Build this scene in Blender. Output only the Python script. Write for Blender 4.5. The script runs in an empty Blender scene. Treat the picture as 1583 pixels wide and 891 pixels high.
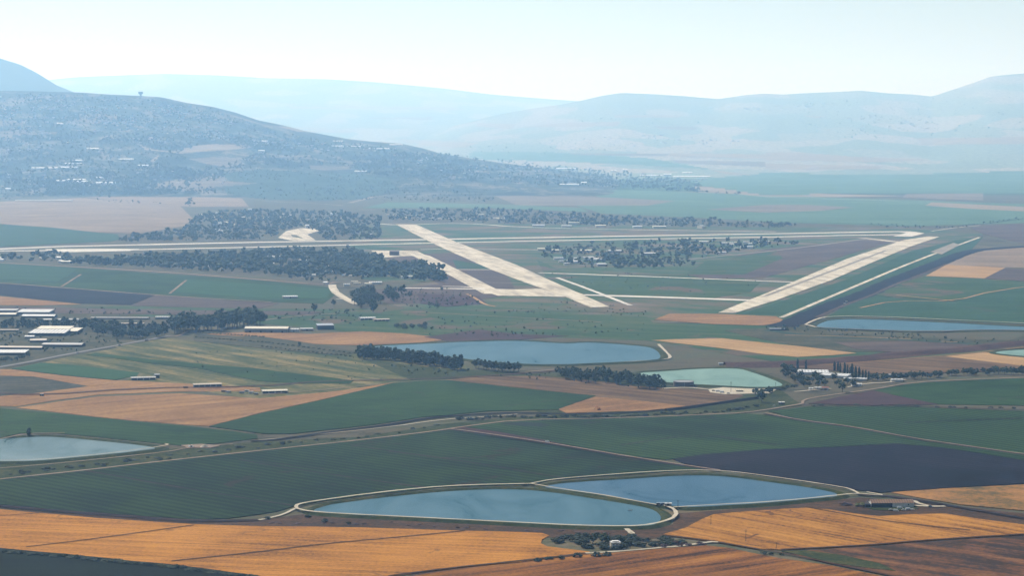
import bpy, math, random
import numpy as np
from mathutils import Vector, Matrix, noise as mnoise
random.seed(7); RNG = np.random.default_rng(7)
R = math.radians
scene = bpy.context.scene
col = scene.collection

# ---------------------------------------------------------------- camera, sky, sun, exposure
CAMZ, F, W0, H0, YH = 430.0, 3200.0, 1583.0, 891.0, 218.0
TH = math.atan((H0/2 - YH)/F)
cam_d = bpy.data.cameras.new("camera"); cam = bpy.data.objects.new("camera", cam_d); col.objects.link(cam)
cam.location = (0, 0, CAMZ); cam.rotation_euler = (math.pi/2 - TH, 0, 0)
cam_d.sensor_width = 36; cam_d.lens = F/W0*36; cam_d.clip_start = 5; cam_d.clip_end = 150000
scene.camera = cam
SUN_EL, SUN_AZ = R(46), R(-36)      # azimuth measured from +Y (view direction) towards +X
w = bpy.data.worlds.new("World"); scene.world = w; w.use_nodes = True
nt = w.node_tree; bg = nt.nodes["Background"]; sky = nt.nodes.new("ShaderNodeTexSky")
sky.sky_type = 'NISHITA'; sky.sun_disc = False; sky.sun_elevation = SUN_EL; sky.sun_rotation = SUN_AZ
sky.altitude = 300; sky.air_density = 1.4; sky.dust_density = .05; sky.ozone_density = 2.0
nt.links.new(sky.outputs[0], bg.inputs[0]); bg.inputs[1].default_value = 0.05
sd = bpy.data.lights.new("sun", 'SUN'); sd.energy = 5.0; sd.angle = R(0.5); sd.color = (1, .96, .90)
so = bpy.data.objects.new("sun", sd); col.objects.link(so)
sdir = Vector((math.sin(SUN_AZ)*math.cos(SUN_EL), math.cos(SUN_AZ)*math.cos(SUN_EL), math.sin(SUN_EL)))
so.rotation_euler = sdir.to_track_quat('Z', 'Y').to_euler(); so.location = (-3000, 1000, 5000)
vs = scene.view_settings; vs.view_transform = 'Standard'; vs.look = 'None'; vs.gamma = 1; vs.use_curve_mapping = False
vs.exposure = .70
HAZE_DENSITY, HAZE_COL, HAZE_G = 3.6e-5, (.32, .60, 1.0), 0.38
cy = scene.cycles
cy.max_bounces = 4; cy.diffuse_bounces = 2; cy.glossy_bounces = 2; cy.transmission_bounces = 2
cy.transparent_max_bounces = 4; cy.volume_bounces = 2; cy.use_denoising = True
cy.use_adaptive_sampling = False; cy.caustics_reflective = False; cy.caustics_refractive = False
try: cy.denoising_prefilter = 'ACCURATE'
except Exception: pass

# ---------------------------------------------------------------- pixel -> ground
YB = 16500.0; SLOPE = 0.004
ct, st = math.cos(TH), math.sin(TH)
def ray(px, py):
    x = (px - W0/2)/F; y = -(py - H0/2)/F
    return np.array((x, y*st + ct, y*ct - st))
def vnoise(x, y, s, seed=0):
    x = np.asarray(x)/s + seed*17.3; y = np.asarray(y)/s - seed*9.1
    return (np.sin(x*1.7 + 1.3*np.sin(y*1.1)) + np.sin(y*2.3 + 1.7*np.sin(x*.9)) + .5*np.sin(x*4.1 + y*3.3 + np.sin(x*2.2)) + .5*np.sin(y*5.3 - x*2.7))/3
def base_h(Y): return np.maximum(0, (np.asarray(Y, float) - YB))*SLOPE
def sil_z(ys, Y): return CAMZ - Y*np.tan(TH + np.arctan((ys - H0/2)/F))
HILLS = [
 dict(n='left', Y0=15900., Yr=23000., back=3500., sil=[(-300,142),(0,140),(60,141),(130,143),(170,146),(218,148),(250,150),(290,159),(330,165),(365,174),(400,186),(438,193.5),(476,203.5),(539,215),(577,219),(620,222),(653,229),(680,237),(760,250),(880,265),(1000,280),(1100,292),(1180,305)], nz=26., x0=-420, x1=1180),
 dict(n='mountain', Y0=25000., Yr=33000., back=4000., sil=[(-400,60),(-100,70),(0,89),(35,100),(60,113),(90,132),(105,138),(160,160),(230,190),(300,215)], nz=8., x0=-420, x1=300),
 dict(n='right', pw=1.7, Y0=22000., Yr=42000., back=5000., sil=[(640,215),(700,195),(770,177),(820,168),(870,161),(900,155),(930,148),(960,143.5),(1000,145),(1050,148),(1110,153),(1150,147),(1180,144.5),(1210,146),(1240,144),(1290,142),(1330,140),(1370,144),(1410,146),(1440,149),(1470,139),(1500,129),(1530,118),(1560,115),(1583,113),(1700,100),(2000,80)], nz=7., x0=600, x1=2000),
 dict(n='far', pw=1.8, Y0=28000., Yr=58000., back=5000., sil=[(-400,125),(60,125),(120,119),(250,114),(330,116),(420,121),(500,122),(580,127),(680,136),(760,146),(860,154),(1000,163),(1200,170),(2000,180)], nz=10., x0=-500, x1=2000),
]
for h in HILLS:
    h['sx'] = np.array([p[0] for p in h['sil']], float); h['sy'] = np.array([p[1] for p in h['sil']], float)
def hill_h(h, X, Y):
    X = np.asarray(X, float); Y = np.asarray(Y, float)
    px = W0/2 + F*X/(Y*ct + 20)
    ys = np.interp(px, h['sx'], h['sy'])
    zr = np.maximum(sil_z(ys, h['Yr']) - base_h(h['Yr']), 0)
    s = np.clip((Y - h['Y0'])/(h['Yr'] - h['Y0']), 0, 1)
    prof = s**h.get('pw', 1.25)*(1.12 - .12*s)
    t = np.clip((Y - h['Yr'])/h['back'], 0, 1); prof = prof - 1.25*t*t*(3-2*t)
    nz = h['nz']*vnoise(X, Y, 420, 1)*np.sin(np.clip(s, 0, 1)*math.pi)**.7*np.clip(zr/150, 0, 1)*1.5
    return base_h(Y) + zr*prof + nz
def H(X, Y):
    z = base_h(Y)
    px = W0/2 + F*np.asarray(X, float)/(np.asarray(Y, float)*ct + 20)
    for h in HILLS:
        m = (px > h['x0']) & (px < h['x1']) & (np.asarray(Y) > h['Y0']) & (np.asarray(Y) < h['Yr'] + h['back'])
        if np.any(m): z = np.where(m, np.maximum(z, hill_h(h, X, Y)), z)
    return z
def P(px, py, z=0.0):
    d = ray(px, py)
    if d[2] < -1e-6:
        t = (CAMZ - z)/-d[2]
        if t*d[1] <= YB: return Vector((t*d[0], t*d[1], z))
    # slope plane: CAMZ + t dz = (t dy - YB)*SLOPE + z
    t = (CAMZ + YB*SLOPE - z)/(d[1]*SLOPE - d[2])
    return Vector((t*d[0], t*d[1], (t*d[1] - YB)*SLOPE + z))
def PH(px, py, Ymax=60000):
    """first hit on the terrain with its hills"""
    d = ray(px, py)
    Y = np.concatenate([np.linspace(1500, 16000, 1500), np.linspace(16020, Ymax, 3000)])
    t = Y/d[1]; gap = CAMZ + t*d[2] - H(t*d[0], Y)
    i = np.argmax(gap < 0)
    if gap[i] >= 0: return None
    if i == 0: return Vector((t[0]*d[0], Y[0], 0))
    a = gap[i-1]/(gap[i-1] - gap[i]); tt = t[i-1] + a*(t[i] - t[i-1])
    X, Yy = tt*d[0], tt*d[1]
    return Vector((float(X), float(Yy), float(H(X, Yy))))
def mpp(p): return (p[1]*ct + (CAMZ - p[2])*st)/F     # metres per photo pixel there

# ---------------------------------------------------------------- materials
ALB = 0.51      # sun-lit field colours were first matched at a lower exposure
def new_mat(name):
    m = bpy.data.materials.new(name); m.use_nodes = True
    return m, m.node_tree, m.node_tree.nodes, m.node_tree.links, m.node_tree.nodes["Principled BSDF"]
def noise_node(n, l, vec, scale, detail=3, rough=.55, dims='2D', dist=0.):
    t = n.new("ShaderNodeTexNoise"); t.noise_dimensions = dims
    t.inputs['Scale'].default_value = scale; t.inputs['Detail'].default_value = detail
    t.inputs['Roughness'].default_value = rough; t.inputs['Distortion'].default_value = dist
    l.new(vec, t.inputs['Vector']); return t.outputs[0]
def ramp(n, l, fac, stops):
    r = n.new("ShaderNodeValToRGB"); e = r.color_ramp.elements
    while len(e) < len(stops): e.new(0.5)
    for i, (p, c) in enumerate(stops): e[i].position = p; e[i].color = (*c, 1)
    l.new(fac, r.inputs[0]); return r.outputs[0]
def math_n(n, l, op, a, b, c=None):
    m = n.new("ShaderNodeMath"); m.operation = op
    for i, v in enumerate((a, b, c)):
        if v is None: continue
        if isinstance(v, (int, float)): m.inputs[i].default_value = v
        else: l.new(v, m.inputs[i])
    return m.outputs[0]
def mixc(n, l, fac, a, b, mode='MIX'):
    m = n.new("ShaderNodeMix"); m.data_type = 'RGBA'; m.blend_type = mode
    for s, v in ((m.inputs['Factor'], fac), (m.inputs['A'], a), (m.inputs['B'], b)):
        if isinstance(v, (int, float)): s.default_value = v
        elif isinstance(v, tuple): s.default_value = (*v, 1)
        else: l.new(v, s)
    return m.outputs['Result']
def ground_mat(name, cols, ang=0., across=.03, along=.0022, streak=.5, fine=.18, fine_amt=.35, big=.005, big_amt=.4,
               rows=0., row_w=12., patches=None, spread=1.6, rough=.95):
    """field surface: streaks along the tillage direction, fine speckle, broad mottling, optional machine lanes"""
    m, t, n, l, bs = new_mat(name)
    tc = n.new("ShaderNodeTexCoord").outputs['Object']
    mp = n.new("ShaderNodeMapping"); mp.vector_type = 'TEXTURE'; mp.inputs['Rotation'].default_value = (0, 0, ang); l.new(tc, mp.inputs[0])
    mp2 = n.new("ShaderNodeMapping"); mp2.inputs['Scale'].default_value = (along, across, 1); l.new(mp.outputs[0], mp2.inputs[0])
    a = noise_node(n, l, mp2.outputs[0], 1, 5, .65)
    b = noise_node(n, l, tc, fine, 4, .75)
    c = noise_node(n, l, tc, big, 4, .6, dist=.6)
    tot = streak + fine_amt + big_amt
    s = math_n(n, l, 'MULTIPLY', a, streak/tot)
    s = math_n(n, l, 'MULTIPLY_ADD', b, fine_amt/tot, s)
    s = math_n(n, l, 'MULTIPLY_ADD', c, big_amt/tot, s)
    if rows:
        wv = n.new("ShaderNodeTexWave"); wv.bands_direction = 'Y'; wv.wave_profile = 'SIN'
        wv.inputs['Scale'].default_value = .314/row_w; wv.inputs['Distortion'].default_value = .6; wv.inputs['Detail'].default_value = 1
        wv.inputs['Detail Scale'].default_value = .2
        l.new(mp.outputs[0], wv.inputs[0])
        s = math_n(n, l, 'MULTIPLY_ADD', math_n(n, l, 'SUBTRACT', wv.outputs['Fac'], .5), rows, s)
    s = math_n(n, l, 'MULTIPLY_ADD', math_n(n, l, 'SUBTRACT', s, .5), spread*2.2, .5)
    cols = [tuple(v*ALB for v in c) for c in cols]
    k = len(cols); out = ramp(n, l, s, [(i/(k-1)*.9 + .05, c) for i, c in enumerate(cols)])
    if patches:
        pc, sc, th = patches; pc = tuple(v*ALB for v in pc)
        q = noise_node(n, l, tc, sc, 5, .6, dist=1.)
        q = math_n(n, l, 'MULTIPLY_ADD', math_n(n, l, 'SUBTRACT', q, th), 14, 0.)
        q.node.use_clamp = True
        out = mixc(n, l, q, out, pc)
    l.new(out, bs.inputs['Base Color']); bs.inputs['Roughness'].default_value = rough
    bs.inputs['Specular IOR Level'].default_value = .05
    bp = n.new("ShaderNodeBump"); bp.inputs['Strength'].default_value = .5; bp.inputs['Distance'].default_value = 1.0
    l.new(b, bp.inputs['Height']); l.new(bp.outputs[0], bs.inputs['Normal'])
    return m
def plain(name, c, rough=.8, var=.25, scale=.4, spec=.2, metal=0.):
    c = tuple(x*.62 for x in c)
    m, t, n, l, bs = new_mat(name)
    tc = n.new("ShaderNodeTexCoord").outputs['Object']
    f = noise_node(n, l, tc, scale, 4, .7, '3D')
    lo = tuple(x*(1-var) for x in c); hi = tuple(min(1, x*(1+var)) for x in c)
    l.new(ramp(n, l, f, [(.3, lo), (.7, hi)]), bs.inputs['Base Color'])
    bs.inputs['Roughness'].default_value = rough; bs.inputs['Specular IOR Level'].default_value = spec; bs.inputs['Metallic'].default_value = metal
    return m
def leaf_mat(name, c1, c2, c3, scale=.25):
    c1, c2, c3 = (tuple(x*.62 for x in c) for c in (c1, c2, c3))
    m, t, n, l, bs = new_mat(name)
    geo = n.new("ShaderNodeNewGeometry").outputs['Position']
    a = noise_node(n, l, geo, scale, 3, .7, '3D'); b = noise_node(n, l, geo, .018, 2, .5, '3D')
    s = math_n(n, l, 'MULTIPLY_ADD', b, .6, math_n(n, l, 'MULTIPLY', a, .4))
    l.new(ramp(n, l, s, [(.36, c1), (.5, c2), (.64, c3)]), bs.inputs['Base Color'])
    bs.inputs['Roughness'].default_value = .8; bs.inputs['Specular IOR Level'].default_value = .15
    return m
def water_mat(name, c, rough=.25, patch=.12):
    c = tuple(x*.65 for x in c)
    m, t, n, l, bs = new_mat(name)
    tc = n.new("ShaderNodeTexCoord").outputs['Object']
    mp = n.new("ShaderNodeMapping"); mp.inputs['Scale'].default_value = (.012, .006, 1); mp.inputs['Rotation'].default_value = (0, 0, .5); l.new(tc, mp.inputs[0])
    a = noise_node(n, l, mp.outputs[0], 1, 5, .65, dist=.8)
    f = noise_node(n, l, tc, .35, 3, .7)
    s = math_n(n, l, 'MULTIPLY_ADD', f, .45, math_n(n, l, 'MULTIPLY', a, .55))
    lo = tuple(x*.85 for x in c); hi = tuple(x*1.15 for x in c)
    l.new(ramp(n, l, s, [(.35, lo), (.65, hi)]), bs.inputs['Base Color'])
    r = math_n(n, l, 'MULTIPLY_ADD', math_n(n, l, 'SUBTRACT', a, .5), patch*2, rough)
    l.new(r, bs.inputs['Roughness']); bs.inputs['IOR'].default_value = 1.33
    l.new(math_n(n, l, 'MULTIPLY_ADD', math_n(n, l, 'SUBTRACT', a, .5), 1.0, .26), bs.inputs['Specular IOR Level'])
    bp = n.new("ShaderNodeBump"); bp.inputs['Strength'].default_value = .35; bp.inputs['Distance'].default_value = .35
    l.new(f, bp.inputs['Height']); l.new(bp.outputs[0], bs.inputs['Normal'])
    return m

# ---------------------------------------------------------------- mesh helpers
def link(o, parent=None):
    col.objects.link(o)
    if parent: o.parent = parent
    return o
def mesh_obj(name, vs_, fs_, mat, parent=None, kind=None, smooth=False):
    me = bpy.data.meshes.new(name); me.from_pydata([tuple(map(float, v)) for v in vs_], [], fs_); me.update()
    if mat: me.materials.append(mat)
    if smooth: me.polygons.foreach_set('use_smooth', [True]*len(me.polygons))
    o = bpy.data.objects.new(name, me); link(o, parent)
    if kind: o['kind'] = kind
    return o
def np_mesh(name, V, FT, mat, mats=None, midx=None):
    me = bpy.data.meshes.new(name); nv, nf = len(V), len(FT); k = FT.shape[1]
    me.vertices.add(nv); me.vertices.foreach_set('co', V.astype(np.float32).ravel())
    me.loops.add(nf*k); me.loops.foreach_set('vertex_index', FT.astype(np.int32).ravel())
    me.polygons.add(nf); me.polygons.foreach_set('loop_start', np.arange(0, nf*k, k, dtype=np.int32))
    if mats:
        for x in mats: me.materials.append(x)
        me.polygons.foreach_set('material_index', midx.astype(np.int32))
    else: me.materials.append(mat)
    me.update(calc_edges=True); return me
def clipY(pts, lim, keep_below):
    out = []
    for i in range(len(pts)):
        a, b = pts[i], pts[(i+1) % len(pts)]
        ia = (a.y <= lim) == keep_below; ib = (b.y <= lim) == keep_below
        if ia: out.append(a)
        if ia != ib: out.append(a.lerp(b, (lim - a.y)/(b.y - a.y)))
    return out
def densify(pts, step, jit, closed=True):
    out = []; n = len(pts)
    for i in range(n if closed else n-1):
        a, b = pts[i], pts[(i+1) % n]; L = (b-a).length; k = max(1, min(60, int(L/step)))
        for j in range(k):
            q = a.lerp(b, j/k)
            if jit and j: q = q + Vector((random.uniform(-jit, jit), random.uniform(-jit, jit), 0))
            out.append(q)
    if not closed: out.append(pts[-1])
    return out
def smooth_px(pts, closed, it=2):
    for _ in range(it):
        out = []; n = len(pts)
        if not closed: out.append(pts[0])
        for i in range(n if closed else n-1):
            a, b = pts[i], pts[(i+1) % n]
            out.append((a[0]*.75 + b[0]*.25, a[1]*.75 + b[1]*.25)); out.append((a[0]*.25 + b[0]*.75, a[1]*.25 + b[1]*.75))
        if not closed: out.append(pts[-1])
        pts = out
    return pts
NF = 0
def field(name, px, mat, z=.3, step=25, jit=1.2, skirt=True):
    global NF
    NF += 1; z += (NF % 19)*.014
    pts = [P(x, y, 0) for x, y in px]
    for p in pts: p.z = 0
    pts = densify(pts, step, jit)
    first = None
    for below in (True, False):
        q = clipY(pts, YB, below)
        if len(q) < 3: continue
        n = len(q)
        V = [(p.x, p.y, max(0, p.y - YB)*SLOPE + z) for p in q]; Fs = [tuple(range(n))]
        if skirt:
            V += [(v[0], v[1], v[2] - z - .4) for v in V]
            Fs += [(i, n+i, n+(i+1) % n, (i+1) % n) for i in range(n)]
        o = mesh_obj(name, V, Fs, mat, kind='structure')
        if o.data.polygons[0].normal.z < 0: o.data.flip_normals()
        first = first or o
    return first
def ribbon(name, px, width, mat, z=.6, jit=.25, smooth=1, hillside=False, kind='structure', w2=None):
    global NF
    NF += 1; z += (NF % 23)*.011
    if smooth: px = smooth_px(px, False, smooth)
    pts = [PH(x, y) if hillside else P(x, y, 0) for x, y in px]
    pts = densify([p for p in pts if p is not None], 30, 0, closed=False)
    V, Fs = [], []; n = len(pts)
    for i, p in enumerate(pts):
        t = pts[min(i+1, n-1)] - pts[max(i-1, 0)]; t.z = 0
        if t.length < 1e-6: t = Vector((1, 0, 0))
        t.normalize(); s = Vector((-t.y, t.x, 0))
        ww = width if w2 is None else width + (w2 - width)*i/(n-1)
        for k in (1, -1):
            q = p + s*k*(ww/2*(1 + random.uniform(-jit, jit)*.5))
            V.append((q.x, q.y, float(H(q.x, q.y) if hillside else base_h(q.y)) + z))
    for i in range(n-1): Fs.append((2*i, 2*i+1, 2*i+3, 2*i+2))
    o = mesh_obj(name, V, Fs, mat, kind=kind)
    if o.data.polygons[0].normal.z < 0: o.data.flip_normals()
    return o
def tag(o, label, cat, group=None):
    o['label'] = label; o['category'] = cat
    if group: o['group'] = group
    return o
def empty(name, loc, rz=0.):
    o = bpy.data.objects.new(name, None); o.location = loc; o.rotation_euler = (0, 0, rz); o.empty_display_size = 1; col.objects.link(o); return o
def dirang(a, b):
    p, q = P(*a), P(*b); return math.atan2(q.y - p.y, q.x - p.x)

# ================================================================ GROUND
BASE = ground_mat('dry_grass', [(.045,.05,.028), (.13,.105,.06), (.09,.10,.05), (.20,.155,.09)], ang=.1, across=.02, along=.004, streak=.5, big=.0025, big_amt=.8, fine=.12)
def far_mat(name, scale, stretch, hill=False):
    m, t, n, l, bs = new_mat(name)
    tc = n.new("ShaderNodeTexCoord").outputs['Object']
    mp = n.new("ShaderNodeMapping"); mp.inputs['Scale'].default_value = (scale, scale*stretch, 0); mp.inputs['Rotation'].default_value = (0, 0, .12); l.new(tc, mp.inputs[0])
    v = n.new("ShaderNodeTexVoronoi"); v.voronoi_dimensions = '2D'; v.distance = 'CHEBYCHEV'; v.inputs['Scale'].default_value = 1; l.new(mp.outputs[0], v.inputs['Vector'])
    sep = n.new("ShaderNodeSeparateColor"); l.new(v.outputs['Color'], sep.inputs[0])
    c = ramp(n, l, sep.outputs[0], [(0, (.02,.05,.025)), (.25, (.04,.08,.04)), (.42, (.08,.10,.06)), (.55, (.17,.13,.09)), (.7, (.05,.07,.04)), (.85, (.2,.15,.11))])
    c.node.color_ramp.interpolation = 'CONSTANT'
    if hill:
        for e, q in zip(c.node.color_ramp.elements, [(.14,.18,.14), (.16,.20,.155), (.20,.21,.17), (.27,.245,.20), (.17,.195,.15), (.29,.25,.21)]): e.color = (*q, 1)  # hill palette paled towards grey, painting extra haze into the colour
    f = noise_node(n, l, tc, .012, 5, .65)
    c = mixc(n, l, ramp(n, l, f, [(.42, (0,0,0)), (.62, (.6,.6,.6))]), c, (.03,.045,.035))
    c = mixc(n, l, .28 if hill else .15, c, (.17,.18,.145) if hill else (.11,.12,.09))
    l.new(c, bs.inputs['Base Color']); bs.inputs['Roughness'].default_value = 1; bs.inputs['Specular IOR Level'].default_value = 0
    return m
FARBASE = far_mat('far_fields', .0011, .55)
XS = [-24000, -6000, 0, 6000, 24000]
def strip(name, ys, mat):
    V = [(x, y, float(base_h(y))) for y in ys for x in XS]; k = len(XS)
    Fs = [(j*k+i, j*k+i+1, (j+1)*k+i+1, (j+1)*k+i) for j in range(len(ys)-1) for i in range(k-1)]
    return mesh_obj(name, V, Fs, mat, kind='structure')
g = strip('ground', [-1500, 1500, 6000, YB, 20000, 32000, 65000], BASE); g.data.materials.append(FARBASE)
for p in g.data.polygons:
    if p.center.y > YB: p.material_index = 1

TOWNHILL = ground_mat('wooded_hillside', [(.014,.028,.014), (.022,.042,.020), (.05,.07,.04), (.26,.22,.17)], ang=.2, across=.006, along=.003, fine=.02, fine_amt=.8, big=.0022, big_amt=1.1, spread=2.3, patches=((.17,.15,.11), .0016, .60))
HILLM = ground_mat('bare_hillside', [(.14,.19,.12), (.22,.26,.17), (.34,.31,.22), (.5,.42,.32)], ang=.1, across=.003, along=.0008, fine=.006, fine_amt=.6, big=.0008, big_amt=.5, spread=1.3)
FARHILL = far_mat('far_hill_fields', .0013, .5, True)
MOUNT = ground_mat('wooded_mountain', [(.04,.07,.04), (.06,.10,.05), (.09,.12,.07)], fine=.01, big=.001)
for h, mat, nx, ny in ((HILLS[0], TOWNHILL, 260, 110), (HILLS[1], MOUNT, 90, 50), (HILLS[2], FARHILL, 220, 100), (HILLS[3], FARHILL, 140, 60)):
    pxs = np.linspace(h['x0'], h['x1'], nx); Ys = np.concatenate([np.linspace(h['Y0'], h['Yr'], ny-14), h['Yr'] + h['back']*np.linspace(.04, 1, 14)])
    PX, YY = np.meshgrid(pxs, Ys); XX = (PX - W0/2)/F*(YY*ct + 20)
    Z = hill_h(h, XX, YY); Z = np.where(Z < base_h(YY) + 1.2, base_h(YY) - .6, Z)
    V = np.stack([XX, YY, Z], -1).reshape(-1, 3)
    ii = np.arange((len(Ys)-1)*nx).reshape(-1, nx)[:, :-1].ravel()
    Q = np.stack([ii, ii+1, ii+nx+1, ii+nx], 1)
    me = np_mesh('hills', V, Q, mat); me.polygons.foreach_set('use_smooth', [True]*len(me.polygons))
    o = bpy.data.objects.new('hills', me); link(o); o['kind'] = 'structure'

# ================================================================ FIELD MATERIALS
A_ST = dirang((0,800), (560,822)); A_ST2 = dirang((400,856), (718,823)); A_F6 = dirang((1183,800), (1460,850)); A_F7 = dirang((800,890), (1090,850))
STUB = ground_mat('stubble_gold', [(.20,.080,.014), (.42,.172,.025), (.57,.24,.034), (.68,.305,.05)], ang=A_ST, across=.09, along=.004, streak=.8, fine=.25, big=.006, row_w=9, patches=((.30,.13,.03), .03, .66), fine_amt=0.6, rows=0.03, big_amt=0.5, spread=1.7)
STUB_R = ground_mat('stubble_gold_striped', [(.12,.048,.010), (.36,.148,.022), (.51,.225,.034), (.62,.29,.052)], ang=A_F6, across=.06, along=.0045, streak=.9, fine=.2, big=.01, big_amt=.4, rows=.04, row_w=12, patches=((.14,.055,.02), .018, .66), fine_amt=0.6)
RUST = ground_mat('stubble_rust', [(.055,.020,.006), (.20,.074,.014), (.33,.128,.022), (.46,.19,.035)], ang=A_F7, across=.05, along=.0035, streak=1.1, fine=.25, big=.01, big_amt=.35, fine_amt=0.6)
BURNT = ground_mat('brown_ploughed', [(.035,.02,.014), (.06,.035,.02), (.17,.07,.025), (.28,.13,.05)], ang=dirang((1360,840),(1583,872)), across=.035, along=.005, streak=1.0, fine=.15, fine_amt=.5, big=.012, big_amt=.5)
DARKG = ground_mat('dark_crop', [(.003,.010,.001), (.008,.026,.003), (.014,.042,.006), (.030,.060,.010)], ang=dirang((134,730),(400,776)), across=.08, along=.01, streak=.5, big=.006, rows=0.16, row_w=16, fine=0.35, fine_amt=1.0, patches=((.035,.022,.012), .011, .64), big_amt=1.0, spread=2.3)
BLACKG = ground_mat('black_green_crop', [(.001,.003,.001), (.004,.009,.001), (.012,.022,.004)], fine=.3, fine_amt=.8)  # near-black green is the crop's own colour
MIDG = ground_mat('green_crop', [(.007,.028,.003), (.015,.052,.006), (.024,.072,.010), (.045,.092,.018)], ang=.3, across=.06, along=.006, big=.005, rows=0.16, row_w=16, fine=0.35, fine_amt=1.0, patches=((.045,.05,.02), .010, .66), big_amt=1.0, spread=2.2)
MIDG2 = ground_mat('green_crop_mixed', [(.007,.016,.003), (.013,.040,.006), (.024,.064,.010), (.045,.082,.014)], ang=dirang((703,664),(1098,727)), across=.03, along=.004, big=.004, patches=((.022,.026,.024), .007, .60), rows=0.16, row_w=16, fine=0.35, fine_amt=1.0, big_amt=0.7, spread=2.0)
BRIGHTG = ground_mat('bright_crop', [(.018,.06,.016), (.03,.09,.026), (.045,.12,.038)], ang=dirang((63,562),(215,577)), across=.08, along=.004, fine=.2, big=.008, fine_amt=0.7)
TEALG = ground_mat('teal_crop', [(.018,.06,.022), (.032,.088,.034), (.05,.115,.048)], ang=.2, across=.03, along=.003, fine=.1, big=.004, fine_amt=0.7, spread=1.8, patches=((.06,.075,.045), .004, .62))
PURPLE = ground_mat('dark_ploughed', [(.001,.001,.003), (.004,.003,.010), (.010,.007,.016), (.022,.016,.024)], ang=dirang((1113,728),(1322,759)), across=.05, along=.004, fine=.25, big=.006, fine_amt=0.8, rows=0.1, row_w=14, big_amt=0.8, spread=2.2)
MAUVE = ground_mat('mauve_soil', [(.07,.045,.04), (.11,.075,.06), (.16,.11,.08)], ang=.2, across=.02, along=.003, fine=.08, big=.004)
PLUM = ground_mat('plum_soil', [(.045,.022,.026), (.07,.034,.034), (.10,.05,.045)], ang=.2, across=.02, along=.003, fine=.1, big=.005)
TANO = ground_mat('tan_stubble', [(.22,.11,.045), (.34,.18,.07), (.46,.26,.10)], ang=dirang((25,631),(278,609)), across=.03, along=.003, streak=.8, fine=.12, big=.005, fine_amt=0.6, spread=1.8)
PEACH = ground_mat('peach_stubble', [(.36,.21,.09), (.48,.29,.12), (.58,.37,.17)], ang=dirang((1007,527),(1200,547)), across=.03, along=.003, fine=.1, big=.004)
PINK = ground_mat('pink_stubble', [(.20,.14,.09), (.30,.215,.14), (.40,.29,.19)], ang=0, across=.02, along=.002, fine=.06, big=.003)
OLIVE = ground_mat('olive_scrub', [(.032,.055,.014), (.08,.095,.026), (.19,.16,.055), (.34,.26,.11)], ang=dirang((260,530),(640,590)), across=.03, along=.003, streak=1., fine=.1, fine_amt=.5, big=.006)
TILL = ground_mat('tilled_brown', [(.08,.045,.022), (.15,.085,.04), (.25,.155,.07)], ang=dirang((700,590),(1000,620)), across=.04, along=.003, streak=.9, fine=.12, big=.006)
LEVEE = ground_mat('levee_earth', [(.05,.026,.022), (.10,.05,.038), (.16,.085,.06)], ang=dirang((1208,562),(1499,538)), across=.05, along=.004, streak=.6, fine=.12, fine_amt=.5)
BANKG = ground_mat('bank_grass', [(.014,.026,.004), (.04,.056,.010), (.11,.095,.03)], fine=.15, fine_amt=.8, big=.02, across=.03)
SCRUB = ground_mat('brown_scrub', [(.03,.02,.012), (.085,.045,.022), (.15,.08,.035)], ang=A_ST, across=.06, along=.01, fine=.2, fine_amt=.7, big=.02)
AIRG = ground_mat('airfield_grass', [(.038,.09,.030), (.065,.12,.045), (.14,.12,.07), (.21,.155,.10)], ang=dirang((900,430),(1200,440)), across=.008, along=.0015, streak=.6, fine=.04, fine_amt=.3, big=.0028, big_amt=1.1, spread=2)
MEADOW = ground_mat('meadow', [(.022,.058,.014), (.042,.095,.024), (.10,.12,.042)], ang=dirang((400,470),(1000,490)), across=.02, along=.0015, streak=1., fine=.06, big=.003, patches=((.14,.10,.06), .004, .58))
MARSH = ground_mat('marsh_grass', [(.03,.04,.014), (.07,.068,.028), (.15,.12,.06)], fine=.08, fine_amt=.6, big=.01, across=.02)
DIRT = ground_mat('dirt_track', [(.22,.16,.11), (.34,.25,.18), (.46,.35,.26)], fine=.5, across=.1)
DARKDIRT = ground_mat('dark_track', [(.012,.007,.010), (.035,.020,.02), (.09,.055,.045)], fine=.4, across=.1)
CHALK = ground_mat('chalk_track', [(.48,.40,.29), (.62,.54,.40), (.74,.66,.52)], fine=.4, across=.1, spread=1.6, fine_amt=0.8)
CONC = ground_mat('runway_concrete', [(.50,.43,.32), (.72,.63,.48), (.90,.80,.62)], ang=dirang((740,410),(930,470)), across=.03, along=.004, fine=.05, big=.004, fine_amt=0.6, streak=1.2, spread=2.2, patches=((.50,.44,.34), .02, .60))
CONC2 = ground_mat('taxiway_concrete', [(.60,.55,.47), (.82,.76,.65), (1.0,.92,.78)], fine=.05, big=.004, spread=1.8, patches=((.58,.53,.45), .015, .62))
CONCW = ground_mat('old_concrete', [(.26,.22,.18), (.34,.30,.24), (.42,.37,.3)], fine=.06, big=.006)
ASPH = ground_mat('worn_asphalt', [(.20,.19,.18), (.28,.265,.25), (.36,.34,.32)], fine=.2, spread=.9)
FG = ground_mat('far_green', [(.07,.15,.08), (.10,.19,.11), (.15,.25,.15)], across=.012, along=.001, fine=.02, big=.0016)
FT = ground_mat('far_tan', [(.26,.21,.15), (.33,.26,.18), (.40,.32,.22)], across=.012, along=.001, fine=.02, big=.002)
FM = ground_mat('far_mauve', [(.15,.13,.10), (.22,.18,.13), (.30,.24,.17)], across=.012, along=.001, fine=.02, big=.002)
FB = ground_mat('far_orchard', [(.025,.055,.035), (.04,.08,.05), (.06,.105,.06)], ang=.1, across=.05, along=.002, streak=.9, fine=.03, big=.002)

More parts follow.
